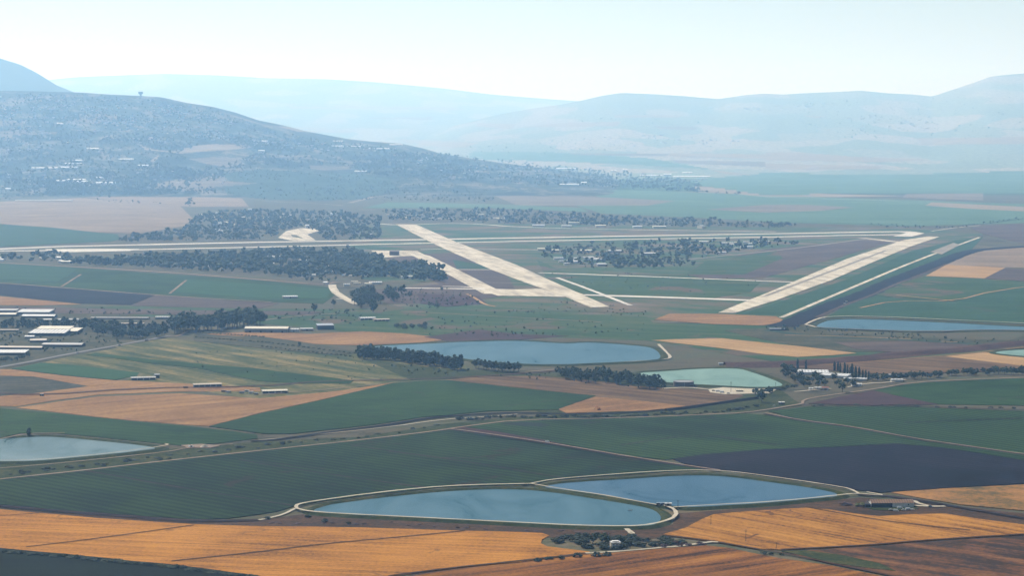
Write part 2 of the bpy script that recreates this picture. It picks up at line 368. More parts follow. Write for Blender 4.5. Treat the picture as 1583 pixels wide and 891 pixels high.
# ================================================================ FIELDS (photo pixels cast on the ground)
L1, L2, L3, L4 = .25, .55, .85, 1.15
# --- zone sheets
field('grassland', [(545,346),(700,345),(1000,350),(1420,353),(1520,362),(1440,395),(1330,440),(1230,487),(1215,497),(1010,500),(900,487),(640,481),(600,470),(640,440),(560,432),(540,400)], AIRG, L1)
field('grassland', [(-80,478),(200,474),(400,478),(640,478),(1000,490),(1010,500),(1200,503),(1240,512),(1583,545),(1660,545),(1660,580),(1200,560),(1000,527),(800,520),(600,520),(400,500),(200,488),(-80,484)], MEADOW, L1)
field('grassland', [(260,528),(410,526),(560,548),(720,566),(760,585),(640,592),(500,607),(402,620),(215,590),(63,562),(120,548)], OLIVE, L1)
field('grassland', [(-60,484),(200,486),(260,522),(180,538),(-60,585)], MARSH, L1)
field('grassland', [(560,556),(700,572),(860,575),(1060,600),(1210,605),(1240,628),(1170,636),(950,650),(860,645),(700,600),(640,590)], BANKG, L1)
field('scrubland', [(400,806),(470,796),(800,815),(1000,820),(1040,812),(1045,795),(1110,790),(1200,784),(1330,770),(1400,776),(1583,795),(1660,800),(1660,830),(1583,818),(1461,800),(1410,802),(1322,806),(1246,792),(1103,802),(1046,832),(1000,834),(848,832),(760,826),(400,818),(150,806),(0,794),(0,788),(300,808)], SCRUB, L1)
field('scrubland', [(-80,700),(60,716),(253,696),(330,690),(400,684),(560,676),(690,656),(800,645),(1000,642),(1130,630),(1180,624),(1240,626),(1190,636),(1078,646),(800,655),(690,672),(400,702),(126,734),(-80,760)], BANKG, L1)
# --- foreground
field('stubble_field', [(-80,784),(0,789),(60,795),(150,803),(300,812.5),(400,815.5),(560,817.5),(715,822.5),(800,824.5),(838,826),(849,830),(838,836),(836,842),(846,847),(880,851),(912,855),(905,859),(800,871),(700,880),(600,894),(560,902),(400,894),(278,877),(202,870),(101,859),(0,851),(-80,846)], STUB, L3)
field('dark_field', [(-120,842),(0,850),(101,859),(202,870),(278,877),(400,893),(460,905),(460,1000),(-120,1000)], BLACKG, 1.4)
field('crop_field', [(-80,750),(0,743),(126,730),(253,715),(400,699),(552,683),(678,668),(697,667),(800,682),(876,694),(977,712),(1094,728),(1027,731),(926,738),(850,744),(824,751),(800,751),(678,755),(577,766),(501,776),(455,784),(430,792),(400,797),(354,803),(303,805),(202,798),(101,791),(0,781),(-80,776)], DARKG, L3, jit=.8)
field('stubble_field', [(1022,829),(1060,818),(1082,806),(1103,797),(1150,793),(1183,790.5),(1246,787),(1284,790),(1322,796),(1360,800),(1410,797),(1461,796),(1520,805),(1583,813),(1660,822),(1660,822),(1583,828),(1499,833),(1410,839),(1360,844),(1208,852),(1164,850),(1103,840),(1060,834)], STUB_R, L3)
field('stubble_field', [(612,895),(700,882),(800,872),(901,860),(957,855),(1015,850),(1090,845),(1128,849),(1200,864),(1284,876),(1380,896),(1400,1000),(400,1000)], RUST, L2)
field('ploughed_field', [(1212,854),(1360,846),(1410,841),(1499,835),(1583,830),(1680,820),(1680,1000),(1420,1000),(1380,893),(1284,874),(1240,862)], BURNT, L2)
field('crop_field', [(1208,854),(1246,853),(1300,860),(1360,873),(1385,885),(1340,880),(1284,872),(1240,861)], BANKG, L3)
field('crop_field', [(703,665),(745,658),(800,652),(952,649),(1078,644),(1154,641),(1183,643),(1233,652),(1322,664),(1410,681),(1486,692),(1583,706),(1660,716),(1660,726),(1583,713),(1461,694),(1385,687),(1297,692),(1183,696),(1120,702),(1030,712),(977,707),(876,689),(800,677)], MIDG2, L3)
field('ploughed_field', [(1040,711),(1090,704),(1183,696.5),(1297,692.5),(1385,687.5),(1461,694.5),(1583,713.5),(1660,727),(1660,744),(1583,749),(1461,756),(1360,763),(1322,759),(1271,750),(1200,740),(1113,728),(1060,719)], PURPLE, L3+.1, jit=.5)
field('ploughed_field', [(703,664),(716,662),(760,668),(830,680),(880,690),(800,678)], PLUM, L4)
field('stubble_field', [(1378,763),(1461,757),(1583,751),(1660,745),(1660,800),(1583,791),(1486,782),(1403,768)], ground_mat('mixed_stubble', [(.10,.08,.03), (.22,.13,.04), (.42,.20,.06), (.5,.25,.08)], ang=A_ST, across=.04, along=.005, fine=.12, fine_amt=.6, big=.01, big_amt=.8), L3)
# --- middle left
field('crop_field', [(-80,622),(0,632.5),(101,641.5),(202,652.5),(303,661.5),(360,668),(398,674),(398,679),(330,687),(280,690),(240,686),(152,677),(88,671),(30,671),(0,678),(-80,690)], MIDG, L3)
field('crop_field', [(323,660.5),(400,641.5),(501,619),(622,590),(645,589),(690,589),(800,602),(921,613),(863,634),(800,636),(754,637),(690,643),(653,646),(577,658),(450,672),(410,672)], MIDG, L4, jit=.8)
field('stubble_field', [(25,631),(90,622),(152,614),(278,609),(400,617),(526,605),(622,590),(500,618),(400,640),(323,660),(202,651),(101,640)], TANO, L2)
field('stubble_field', [(-60,617),(51,609),(136,598),(215,590),(402,600),(402,606),(278,606),(152,611),(90,619),(25,629),(-60,628)], TANO, L1+.1)
field('fallow_field', [(-60,580),(51,583),(136,598),(51,609),(-60,618)], ground_mat('fallow', [(.035,.035,.022), (.06,.06,.035), (.16,.12,.075)], ang=.3, across=.03, along=.004, fine=.1), L2)
field('stubble_field', [(-60,570),(18,572),(100,582),(177,589),(215,590),(136,598),(51,583),(-60,580)], TANO, L2)
field('crop_field', [(18,571),(63,562),(100,564),(215,577),(212,582),(177,588.5),(100,581)], BRIGHTG, L3)
field('crop_field', [(134,549),(150,547),(227,556),(303,563),(400,571),(470,580),(547,589),(540,594),(470,594),(400,590),(303,570),(227,562),(162,553)], MIDG, L3)
field('stubble_field', [(177,537),(260,523),(330,532),(420,545),(520,560),(400,569),(303,560),(227,552)], OLIVE, L2)
field('orchard_ground', [(300,518),(410,522),(470,530),(560,546),(520,550),(410,540),(300,528)], MARSH, L3)
field('stubble_field', [(320,517),(400,513),(480,517),(560,513),(620,516),(700,524),(640,532),(560,535),(470,532),(400,525)], TANO, L2)
field('scrubland', [(655,522),(740,510),(800,517),(880,520),(800,526),(700,529)], PLUM, L2)
# --- middle
field('stubble_field', [(745,583),(830,582),(900,588),(1010,600),(1060,602),(1140,607),(1150,613),(1125,622),(1060,631),(1000,636),(876,640),(863,635),(921,613),(800,600),(690,588)], TILL, L2)
field('stubble_field', [(863,633),(921,615),(1000,622),(1060,629),(1002,636),(876,640)], TANO, L3)
field('stubble_field', [(1007,527),(1060,525),(1116,524),(1200,533),(1233,536),(1324,547),(1290,550),(1233,553),(1183,549),(1128,541)], PEACH, L3)
field('stubble_field', [(1011,495),(1035,486),(1110,486),(1200,490),(1210,495),(1205,500),(1179,504),(1102,502)], TANO, L3)
field('scrubland', [(1233,500),(1300,516),(1461,524),(1560,527),(1583,520),(1660,520),(1660,545),(1500,540),(1360,545),(1290,545),(1200,530),(1120,512),(1190,508)], MARSH, L2)
field('stubble_field', [(1290,530),(1400,528),(1500,534),(1480,540),(1420,544),(1370,545),(1320,540)], MAUVE, L3)
field('stubble_field', [(1183,566),(1309,562),(1410,555),(1461,552),(1524,545),(1583,552),(1660,556),(1660,574),(1583,574),(1474,577),(1335,579),(1270,572)], TILL, L3)
field('stubble_field', [(1461,552),(1524,546),(1583,554),(1660,560),(1660,572),(1583,567),(1533,561)], PEACH, L4)
field('crop_field', [(1350,605),(1410,594),(1500,589),(1583,586),(1660,584),(1660,640),(1583,628),(1448,626)], MIDG, L3)
field('ploughed_field', [(1250,625),(1300,614),(1350,605),(1400,616),(1450,626),(1350,628)], PLUM, L3+.1)
field('crop_field', [(1188,637),(1246,630),(1385,630),(1583,637),(1660,640),(1660,715),(1583,703),(1486,689),(1410,678),(1322,661),(1233,649)], ground_mat('green_crop_deep', [(.007,.022,.003), (.014,.046,.006), (.023,.066,.010), (.042,.085,.016)], ang=dirang((1188,640),(1583,703)), across=.05, along=.004, fine=.3, fine_amt=1.0, rows=.26, row_w=16, spread=2., big=.005), L3)
# --- levee (a real raised bank)
def levee(px, width, height, mat, name='levee'):
    pts = densify([P(*p) for p in smooth_px(px, False, 1)], 25, 0, closed=False); V, Fs = [], []
    for i, p in enumerate(pts):
        t = (pts[min(i+1, len(pts)-1)] - pts[max(i-1, 0)]); t.z = 0; t.normalize(); s = Vector((-t.y, t.x, 0))
        for k, hh in ((.5, -.2), (.12, 1), (-.12, 1), (-.5, -.2)):
            q = p + s*width*k*(1 + random.uniform(-.04, .04)); V.append((q.x, q.y, float(base_h(q.y)) + (height*hh*(1 + random.uniform(-.12, .12)) if hh > 0 else -.2)))
    n = len(pts)
    for i in range(n-1):
        for k in range(3): a = 4*i + k; Fs.append((a, a+1, a+5, a+4))
    o = mesh_obj(name, V, Fs, mat, kind='structure')
    if o.data.polygons[1].normal.z < 0: o.data.flip_normals()
    return o
levee([(1120,566),(1208,566),(1309,558),(1410,548),(1499,541),(1572,532),(1660,527)], 75, 7, LEVEE)
# --- airfield surrounds, left
field('crop_field', [(-80,402),(0,408),(110,414),(400,434),(514,445),(520,455),(500,470),(400,467),(250,460),(0,437),(-80,432)], MIDG, L2)
field('crop_field', [(-80,400),(0,408),(110,414),(118,418),(90,436),(0,433),(-80,428)], TEALG, L3)
field('crop_field', [(285,432),(400,440),(512,448),(505,462),(400,462),(270,452)], BRIGHTG, L3)
field('ploughed_field', [(-80,434),(0,439.5),(100,446),(240,457),(202,472),(126,470),(0,457),(-80,452)], PURPLE, L3)
field('ploughed_field', [(240,457),(350,465),(430,470),(400,478),(300,476),(202,473)], MAUVE, L2)
field('stubble_field', [(-80,456),(0,459),(126,471),(60,473),(-80,472)], TANO, L3)
field('stubble_field', [(-80,474),(100,476),(250,480),(500,482),(480,488),(250,487),(0,484),(-80,484)], MAUVE, L2)
field('crop_field', [(-80,340),(0,347),(80,352),(152,360),(182,363),(184,370),(172,374),(100,377),(0,382),(-80,386)], TEALG, L3)
field('stubble_field', [(-80,312),(0,312),(126,306),(278,318),(298,338),(284,350),(215,361),(152,359.5),(0,346),(-80,339)], PINK, L2)
field('stubble_field', [(60,292),(100,291),(202,298),(374,307),(385,320),(290,320),(200,313),(126,304)], PINK, L3)
field('scrubland', [(590,395),(690,392),(770,400),(800,455),(700,470),(600,470),(560,450),(680,440)], MAUVE, L2)
field('scrubland', [(645,455),(740,458),(752,470),(690,475),(650,470)], PLUM, L3)
field('meadow', [(700,402),(760,413),(756,417),(706,416)], TEALG, L3)
field('meadow', [(830,402),(880,424),(1060,424),(1180,432),(1160,452),(1100,462),(900,455),(845,430)], MEADOW, L2)
field('scrubland', [(1090,432),(1180,430),(1290,400),(1380,374),(1330,372),(1190,385),(1080,410),(1060,425)], MAUVE, L2)
field('meadow', [(1060,425),(1090,405),(1200,388),(1210,400),(1150,425)], MEADOW, L3)
field('meadow', [(1480,372),(1520,366),(1500,388),(1420,412),(1340,450),(1235,487),(1140,487),(1210,466),(1310,432),(1410,388)], TEALG, L2)
field('scrubland', [(1500,352),(1660,340),(1660,372),(1583,377),(1520,362)], MAUVE, L2)
# --- right of the stream
field('stubble_field', [(1463,410),(1506,389),(1583,383),(1660,378),(1660,425),(1583,414.5),(1554,414)], PINK, L3)
field('stubble_field', [(1431,427.5),(1463,410),(1554,414.5),(1522,431)], PEACH, L4)
field('ploughed_field', [(1522,431),(1554,414.5),(1660,425),(1660,440),(1583,435)], MAUVE, L3)
field('crop_field', [(1276,492),(1300,478),(1347,457),(1390,462),(1474,467),(1537,450),(1583,443),(1660,435),(1660,510),(1583,502),(1461,496),(1335,490)], TEALG, L3)
field('meadow', [(1347,457),(1385,440),(1431,428),(1522,432),(1583,436),(1660,440),(1583,443),(1474,466),(1390,461)], MEADOW, L3)
# --- far valley
field('stubble_field', [(770,287),(888,290),(891,301),(800,301),(755,293)], FT, L2)
field('ploughed_field', [(765,303),(888,303),(1045,311),(1000,318),(800,318)], FM, L2)
field('crop_field', [(888,291),(1060,297),(1300,306),(1660,318),(1660,343),(1400,350),(1200,344),(1100,338),(930,330),(890,318),(960,315)], FG, L1)
field('crop_field', [(560,322),(600,313),(770,316),(900,322),(910,328),(760,322),(600,322)], FG, L3)
field('stubble_field', [(1070,288),(1200,294),(1280,300),(1400,303),(1300,305),(1180,304),(1078,294)], FT, L3)
field('ploughed_field', [(1183,317),(1250,317),(1320,321),(1270,326),(1183,329),(1090,324)], FM, L3)
field('stubble_field', [(1440,313),(1500,316),(1583,320),(1583,327),(1500,323),(1430,318)], FT, L3)
field('ploughed_field', [(1400,300),(1520,299),(1520,310),(1395,306)], FM, L3)
# ================================================================ PONDS
W_BLUE = water_mat('pond_water_blue', (.026,.100,.135), .42)
W_DEEP = water_mat('pond_water_deep', (.028,.095,.155), .44)
W_GREY = water_mat('pond_water_grey', (.09,.15,.15), .4)
W_GREEN = water_mat('pond_water_green', (.16,.27,.21), .5, .08)
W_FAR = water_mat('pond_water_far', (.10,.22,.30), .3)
def offset_loop(pts, d):
    n = len(pts); A = sum(pts[i].x*pts[(i+1) % n].y - pts[(i+1) % n].x*pts[i].y for i in range(n)); sg = 1 if A > 0 else -1
    out = []
    for i in range(n):
        t = pts[(i+1) % n] - pts[i-1]; t.z = 0; t.normalize(); out.append(pts[i] + Vector((t.y, -t.x, 0))*sg*d)
    return out
def pond(px, wmat, banks, level=1.5, crest=3.0):
    """level water sheet inside a real raised bank"""
    loop = densify([P(x, y, level) for x, y in smooth_px(px, True, 2)], 14, .7)
    n = len(loop)
    o = mesh_obj('pond_water', [(p.x, p.y, level) for p in loop], [tuple(range(n))], wmat, kind='structure')
    if o.data.polygons[0].normal.z < 0: o.data.flip_normals()
    r = [loop, offset_loop(loop, banks[0]), offset_loop(loop, banks[0]+banks[1]), offset_loop(loop, sum(banks))]
    zs = (level - .3, crest, crest, 0)
    V = [(p.x, p.y, z + random.uniform(-.15, .15)) for q, z in zip(r, zs) for p in q]
    Fs = [(k*n+i, k*n+(i+1) % n, (k+1)*n+(i+1) % n, (k+1)*n+i) for k in range(3) for i in range(n)]
    e = mesh_obj('embankment', V, Fs, BANKG, kind='structure')
    if e.data.polygons[n].normal.z < 0: e.data.flip_normals()
    return loop
pond([(483,789),(500,784),(514,780),(590,770),(678,761),(740,757.5),(800,757),(850,761),(914,771),(977,781),(1010,788),(1022,798),(1021,806),(1012,812),(990,815),(901,815),(800,809.5),(703,804.5),(602,799.5),(526,796),(490,793)], W_BLUE, (4.5,3.2,7))
pond([(838,755),(850,750),(888,746),(977,741),(1053,735.5),(1116,736),(1200,747.5),(1246,753.5),(1290,762),(1296,766),(1290,769),(1246,773),(1183,779),(1103,783.5),(1065,786),(1015,781),(952,770),(901,762)], W_DEEP, (4.5,3.2,7))
pond([(-80,690),(-20,681),(25,677.5),(60,675.5),(88,676),(152,682),(227,690),(243,693.5),(230,696.5),(152,705),(51,714),(0,714.5),(-80,712)], W_GREY, (6,5,9))
pond([(560,540),(577,535.5),(627,533),(728,528.5),(800,526.5),(876,532),(909,529),(990,535),(1012,539),(1024,552),(1012,558),(926,562),(850,565),(760,561),(703,553),(627,547)], W_BLUE, (6,6,8))
pond([(980,577),(1027,574.5),(1078,570.5),(1141,569.5),(1160,575),(1200,589),(1214,597),(1183,599.5),(1154,599),(1100,596),(1040,593),(1000,588)], W_GREEN, (7,5,9))
pond([(1258,507),(1270,499),(1286,494.5),(1335,493.5),(1461,499),(1583,506),(1700,509),(1700,515),(1583,511),(1511,510.5),(1436,513),(1309,509)], W_BLUE, (8,6,10))
pond([(1530,546),(1560,541.5),(1640,539),(1660,556),(1583,552)], W_GREEN, (5,5,6))
pond([(1275,265.5),(1310,265),(1412,268),(1405,269),(1300,267)], W_FAR, (6,6,6)) if False else None
for pts in ([(1275,265),(1330,265.5),(1412,268),(1330,268)], [(1290,271),(1376,275.5),(1376,277),(1300,273)]):
    field('fish_pond_water', pts, W_FAR, L3, step=200, jit=0, skirt=False)

# ================================================================ ROADS, TRACKS, RUNWAYS
Z1 = 3.25   # on dike crests
ribbon('dirt_road', [(820,752),(850,745.5),(926,739),(1027,731.8),(1113,730.5),(1200,742),(1271,752.5),(1314,759.5),(1327,767)], 3.6, CHALK, Z1, jit=.55, smooth=2)
ribbon('dirt_road', [(820,752),(760,753),(678,756),(577,766.5),(501,777),(463,783),(456,788),(464,793),(501,797.5),(602,802.5),(703,807.5),(800,812.5),(901,817.5),(977,818.5),(1002,816),(1027,811),(1043,804),(1046,796),(1038,789),(1024,785)], 4.5, CHALK, Z1, jit=.55, smooth=2)
ribbon('dirt_road', [(820,752),(876,761.5),(926,768.5),(977,778),(1020,786)], 3.2, CHALK, Z1, jit=.55)
ribbon('dirt_road', [(1040,789),(1103,785),(1183,781),(1246,775.5),(1290,770.5),(1327,767),(1345,769),(1370,770.5),(1340,765)], 3.6, CHALK, Z1, jit=.55)
ribbon('dirt_road', [(457,788),(440,797),(412,804),(400,806)], 4, CHALK, 1.2, jit=.55)
ribbon('dirt_road', [(968,820),(972,823),(978,828)], 6, CHALK, 1.5, jit=.55)
ribbon('dirt_road', [(905,858),(960,855),(1015,850),(1060,846),(1098,840),(1110,841)], 5, CHALK, 1.4, jit=.55)
ribbon('dirt_road', [(-60,750),(0,742.5),(126,729.5),(253,714.5),(400,698.5),(552,682.5),(678,667.5),(716,661),(800,650.5),(952,648),(1078,643),(1154,639.5),(1200,632.5),(1241,625.5)], 6, DIRT, 1.2)
ribbon('dirt_road', [(697,666),(720,668.5),(800,680),(876,692),(977,709.5),(1098,728),(1113,730)], 9, DARKDIRT, 1.25)
ribbon('dirt_road', [(697,665),(720,667.5),(800,679),(876,691),(977,708.5),(1098,727),(1113,729)], 4, DIRT, 1.45)
ribbon('dirt_road', [(1183,641),(1233,651),(1322,662.5),(1410,679.5),(1486,690.5),(1583,704.5),(1660,714)], 10, DARKDIRT, 1.25)
ribbon('dirt_road', [(1183,640.5),(1233,650.5),(1322,662),(1410,679),(1486,690),(1583,704),(1660,713)], 4, DIRT, 1.45)
ribbon('dirt_road', [(1241,628),(1300,628.5),(1385,628.5),(1480,632),(1583,635.5),(1660,638)], 6, DARKDIRT, 1.2)
ribbon('dirt_road', [(1241,626),(1241,620),(1270,614),(1350,603.5),(1410,592.5),(1500,588),(1583,585),(1660,583)], 5, DIRT, 1.3)
ribbon('dirt_road', [(-60,780),(0,784),(101,793),(202,800.5),(303,808),(400,806)], 12, DARKDIRT, 1.0)
ribbon('dirt_road', [(1327,767),(1366,768),(1410,774),(1486,787),(1583,804),(1660,815)], 9, DARKDIRT, 1.3)
ribbon('dirt_road', [(1410,784),(1440,785.5),(1461,785)], 7, CHALK, 1.3, jit=.55)
ribbon('dirt_road', [(1412,776),(1422,781),(1440,785)], 5, CHALK, 1.3, jit=.55)
for pts, wd in [([(134,730),(278,756),(400,776),(450,783)], 3.5), ([(370,712),(400,719),(526,738),(658,756)], 3.5), ([(541,690),(703,713),(800,729),(871,741)], 3.5), ([(600,700),(703,713),(800,702)], 3),
                ([(502,727),(400,716)], 2.5), ([(1398,655),(1583,648),(1660,645)], 3), ([(960,690),(1080,672),(1200,690)], 3)]:
    ribbon('field_track', pts, wd*1.5, DARKDIRT, 1.4, jit=.5)
for pts, wd in [([(300,814),(200,828),(126,838),(40,848)], 3), ([(718,823),(627,832),(501,843),(400,856),(265,870)], 3.5), ([(60,795.5),(0,800),(-60,804)], 2.5), ([(911,857),(800,870),(700,880),(600,893)], 4),
                ([(1208,852),(1360,844),(1410,839),(1499,833),(1583,828),(1660,822)], 4), ([(1022,829),(1090,837),(1164,850),(1208,857),(1284,873),(1380,893)], 4), ([(1250,787),(1322,800),(1400,812),(1500,822)], 3)]:
    ribbon('field_track', pts, wd, ground_mat('rut_soil', [(.06,.03,.015), (.11,.05,.02)], fine=.3) if 'RUT' not in globals() else RUT, 1.3)
ribbon('road', [(-80,578),(0,569.5),(114,547),(177,536),(230,526),(262,520.5)], 13, ASPH, 1.2, smooth=2)
ribbon('road', [(262,520.5),(275,521),(290,513)], 8, DIRT, 1.2)
ribbon('dirt_road', [(-60,605),(60,613),(215,601),(400,599),(500,590),(640,588),(745,583),(860,575)], 9, LEVEE, 1.2)
ribbon('dirt_road', [(400,612),(500,604),(640,590),(700,589)], 4, DIRT, 1.3)
ribbon('dirt_road', [(400,682),(476,675),(602,661.5),(690,649),(750,646),(800,641.5)], 4, CHALK, .9, jit=.55)
ribbon('dirt_road', [(-60,716),(51,716),(152,707),(240,695.5),(262,691.5),(255,690)], 3.2, CHALK, Z1, jit=.55)
ribbon('dirt_road', [(-60,730),(51,722),(152,712),(262,700),(290,694),(360,688)], 4, DIRT, 1.2)
ribbon('dirt_road', [(-30,688),(10,681),(40,674),(100,673)], 3, DIRT, Z1)
ribbon('dirt_road', [(800,577),(855,573),(860,572)], 6, DIRT, 1.2)
ribbon('dirt_road', [(1018,534),(1028,545),(1038,554),(1030,558),(926,564)], 6, CHALK, 2.5, jit=.55, smooth=2)
ribbon('dirt_road', [(1245,504),(1262,508)], 8, CHALK, 3.3, jit=.55)
ribbon('dirt_road', [(1245,504),(1258,497),(1276,491.5),(1335,490.5),(1461,496),(1583,502),(1660,505)], 7, CHALK, 3.3, jit=.55, smooth=2)
ribbon('dirt_road', [(1262,508),(1309,511),(1436,515.5),(1511,512),(1583,513)], 6, DIRT, 3.3)
ribbon('dirt_road', [(1213,519),(1300,521),(1410,525.5)], 8, PEACH, 1.2)
ribbon('dirt_road', [(1455,529),(1480,530)], 10, PEACH, 1.2)
ribbon('dirt_road', [(1120,568),(1208,567.5),(1309,563.5),(1410,555),(1461,551)], 7, TANO, 1.5)
ribbon('dirt_road', [(1460,551),(1524,545),(1583,538)], 6, TANO, 1.5)
ribbon('dirt_road', [(1150,609),(1100,604),(1062,600),(1025,602)], 9, CHALK, 1.2, jit=.55)
ribbon('dirt_road', [(1228,607),(1262,604),(1285,602)], 6, CHALK, 1.2, jit=.55)
ribbon('dirt_road', [(1310,600),(1340,594),(1372,593),(1400,588)], 6, CHALK, 1.2, jit=.55)
# runways and taxiways
ribbon('runway', [(-80,388.5),(0,385.5),(101,381.5),(400,375),(653,371),(800,368.3),(1000,365),(1200,361.8),(1350,359),(1398,358.5),(1415,361),(1395,366)], 85, CONC2, 1.0, jit=.02, smooth=0)
ribbon('taxiway', [(-60,391),(0,388.5),(88,387.8),(180,387.5),(253,385.8),(400,382.5),(567,378.5),(800,373.6),(1000,370),(1200,366.8),(1300,364.5),(1400,363)], 62, CONC2, 1.0, jit=.02, smooth=0)
field('runway_apron', [(70,386),(150,385),(215,385.5),(200,388.5),(110,390.5),(80,389.5)], CONC2, 1.1, jit=.3)
ribbon('taxiway', [(582,346.2),(617,348.6),(643,347.5),(693,345.5),(745,347),(800,351.5),(900,354),(1000,356),(1103,357.5),(1200,359)], 32, CONC2, 1.0, jit=.02)
field('runway', [(612,347.5),(643,347.5),(703,374),(800,411),(845,432),(901,457),(942,475.5),(914,476.5),(876,460.5),(833,445),(800,433),(759,417.5),(678,381)], CONC, 1.5, jit=.3)
ribbon('taxiway', [(590,391),(640,390.5),(690,416),(764,455)], 62, CONC, 1.2, jit=.02)
field('runway_apron', [(574,388),(645,388.5),(655,394),(640,396),(587,399)], CONC, 1.3, jit=.3)
field('taxiway', [(740,447),(800,448.5),(850,446.5),(890,452),(905,457),(880,460),(770,458),(755,453)], CONC, 1.35, jit=.3)
ribbon('taxiway', [(545,396),(590,397)], 25, CONC, 1.2)
ribbon('taxiway', [(617,446),(680,446.8),(750,448)], 30, CONC2, 1.2)
ribbon('taxiway', [(684,443.5),(720,444),(745,447)], 18, CONC2, 1.2)
ribbon('taxiway', [(700,417.5),(759,417.5)], 20, CONC2, 1.2)
ribbon('taxiway', [(750,437.5),(830,438.5)], 14, CONCW, 1.2)
ribbon('taxiway', [(833,422.5),(914,425),(1200,436),(1231,437.3)], 26, CONC2, 1.2, jit=.02)
ribbon('taxiway', [(900,456.8),(960,458.5),(1100,463),(1160,465.3)], 48, CONC2, 1.25, jit=.02)
ribbon('taxiway', [(861,430),(900,444),(936,458),(974,473)], 14, CONC2, 1.3)
ribbon('taxiway', [(650,386.3),(690,385.5),(790,386.5),(840,387)], 22, CONC2, 1.2)
field('runway', [(1110,484.5),(1200,448),(1309,401),(1398,371.5),(1436,366),(1452,366.8),(1410,381),(1340,410),(1284,434.5),(1200,465),(1136,485)], CONC, 1.4, jit=.3)
ribbon('runway_strip', [(1183,459),(1230,441),(1309,411),(1370,388)], 14, CONCW, 1.8, jit=.05)
ribbon('taxiway', [(1332,368.5),(1365,372),(1398,376)], 40, CONC, 1.3)
ribbon('taxiway', [(1340,369.5),(1300,375),(1249,382),(1190,389),(1060,402)], 18, CONCW, 1.2)
field('runway_apron', [(1438,390),(1474,376),(1484,379),(1456,394)], CONCW, 1.3)
ribbon('road', [(1208,492),(1309,449),(1410,406),(1514,367.5)], 14, CONC, 1.3, jit=.05)
ribbon('road', [(1200,344),(1300,345),(1450,352),(1510,348),(1583,338),(1660,330)], 25, FB, 1.2)
ribbon('road', [(1440,358),(1480,352),(1515,349)], 12, CONC2, 1.3)
field('runway_apron', [(430,368),(442,358),(465,353),(500,355),(475,363),(488,372),(455,373)], CONC, 1.3, jit=.5)
field('grass_island', [(450,363.5),(458,364),(468,369),(452,367)], AIRG, 1.7)
ribbon('dirt_road', [(-60,404),(0,407),(110,413),(250,421),(400,433),(500,441),(520,437)], 22, PINK, 1.2)
ribbon('dirt_road', [(513,441),(517,452),(530,461),(552,471)], 24, CONC, 1.3, smooth=2)
ribbon('dirt_road', [(520,463),(555,464)], 16, CHALK, 1.2, jit=.55)
ribbon('dirt_road', [(-60,434),(0,438),(95,445.5),(240,457),(330,463),(420,468)], 14, PINK, 1.2)
ribbon('field_track', [(95,444),(125,425)], 8, PINK, 1.3); ribbon('field_track', [(262,455),(288,434)], 8, PINK, 1.3)
ribbon('dirt_road', [(400,497),(440,492),(490,487),(520,486)], 9, DIRT, 1.2); ribbon('dirt_road', [(620,482),(750,489),(930,499)], 8, PINK, 1.2)
ribbon('dirt_road', [(640,479),(760,481),(1000,484)], 8, MAUVE, 1.2)
ribbon('dirt_road', [(722,455),(735,462),(750,472),(766,475)], 9, PEACH, 1.2)
ribbon('field_track', [(1330,477),(1380,466),(1474,467),(1537,450),(1660,436)], 9, PEACH, 1.5)
ribbon('field_track', [(1385,457),(1440,463),(1474,466)], 9, PEACH, 1.5)
ribbon('dirt_road', [(540,314),(565,308),(590,300),(616,293),(613,287)], 40, FT, 1.2)
ribbon('dirt_road', [(405,311),(490,315),(530,318)], 26, FT, 1.2)
ribbon('dirt_road', [(580,311),(700,314),(800,320)], 30, FM, 1.2)
ribbon('road', [(1183,305),(1300,308),(1390,311)], 22, CONC2, 1.4)
ribbon('stream', [(1205,506),(1228,499),(1290,471),(1338,456),(1370,440),(1415,422),(1450,408),(1496,389),(1530,385),(1660,377)], 70, PURPLE, 1.0, jit=.25, smooth=2)
ribbon('stream_bank', [(1262,492),(1300,475),(1347,458),(1385,440),(1420,427),(1463,409)], 12, MAUVE, 1.5, jit=.6)
ribbon('stream', [(1183,511),(1233,518),(1300,523),(1400,526),(1460,530),(1520,534),(1583,530)], 26, FB, 1.1, jit=.4)
ribbon('ditch', [(388,684),(430,681),(476,674.5),(540,666),(602,658.5),(650,649.5),(690,645),(754,641),(800,639.5),(876,641.5),(940,641),(1002,637.5),(1040,634)], 11, ground_mat('wet_earth', [(.006,.006,.008),(.012,.010,.013),(.022,.018,.02)], fine=.4), 1.25, jit=.35, smooth=2)
levee([(1030,636),(1065,632),(1110,625),(1150,620),(1170,617)], 14, 3.5, PURPLE, 'spoil_bank')
field('hardstanding', [(280,690),(312,688),(340,691),(325,694),(290,694)], DIRT, 1.2)
field('hardstanding', [(1340,786),(1412,782),(1420,788),(1390,791),(1350,790)], BANKG, 1.0)
field('hardstanding', [(1095,603),(1120,600),(1200,603),(1190,609),(1120,611),(1098,608)], CHALK, 1.1)

# HAZE
hz = 2700.0
V = [(x, y, z) for z in (-1.4, hz) for x, y in ((-24500, -2000), (24500, -2000), (24500, 66000), (-24500, 66000))]
hm, ht, hn, hl, hb = new_mat('haze_air'); hn.remove(hb)
pv = hn.new("ShaderNodeVolumePrincipled"); pv.inputs['Density'].default_value = HAZE_DENSITY; pv.inputs['Color'].default_value = (*HAZE_COL, 1)
pv.inputs['Absorption Color'].default_value = (.94, .96, .985, 1); pv.inputs['Anisotropy'].default_value = HAZE_G
hl.new(pv.outputs[0], hn['Material Output'].inputs['Volume'])
mesh_obj('haze', V, [(0,3,2,1), (4,5,6,7), (0,1,5,4), (1,2,6,5), (2,3,7,6), (3,0,4,7)], hm, kind='stuff')
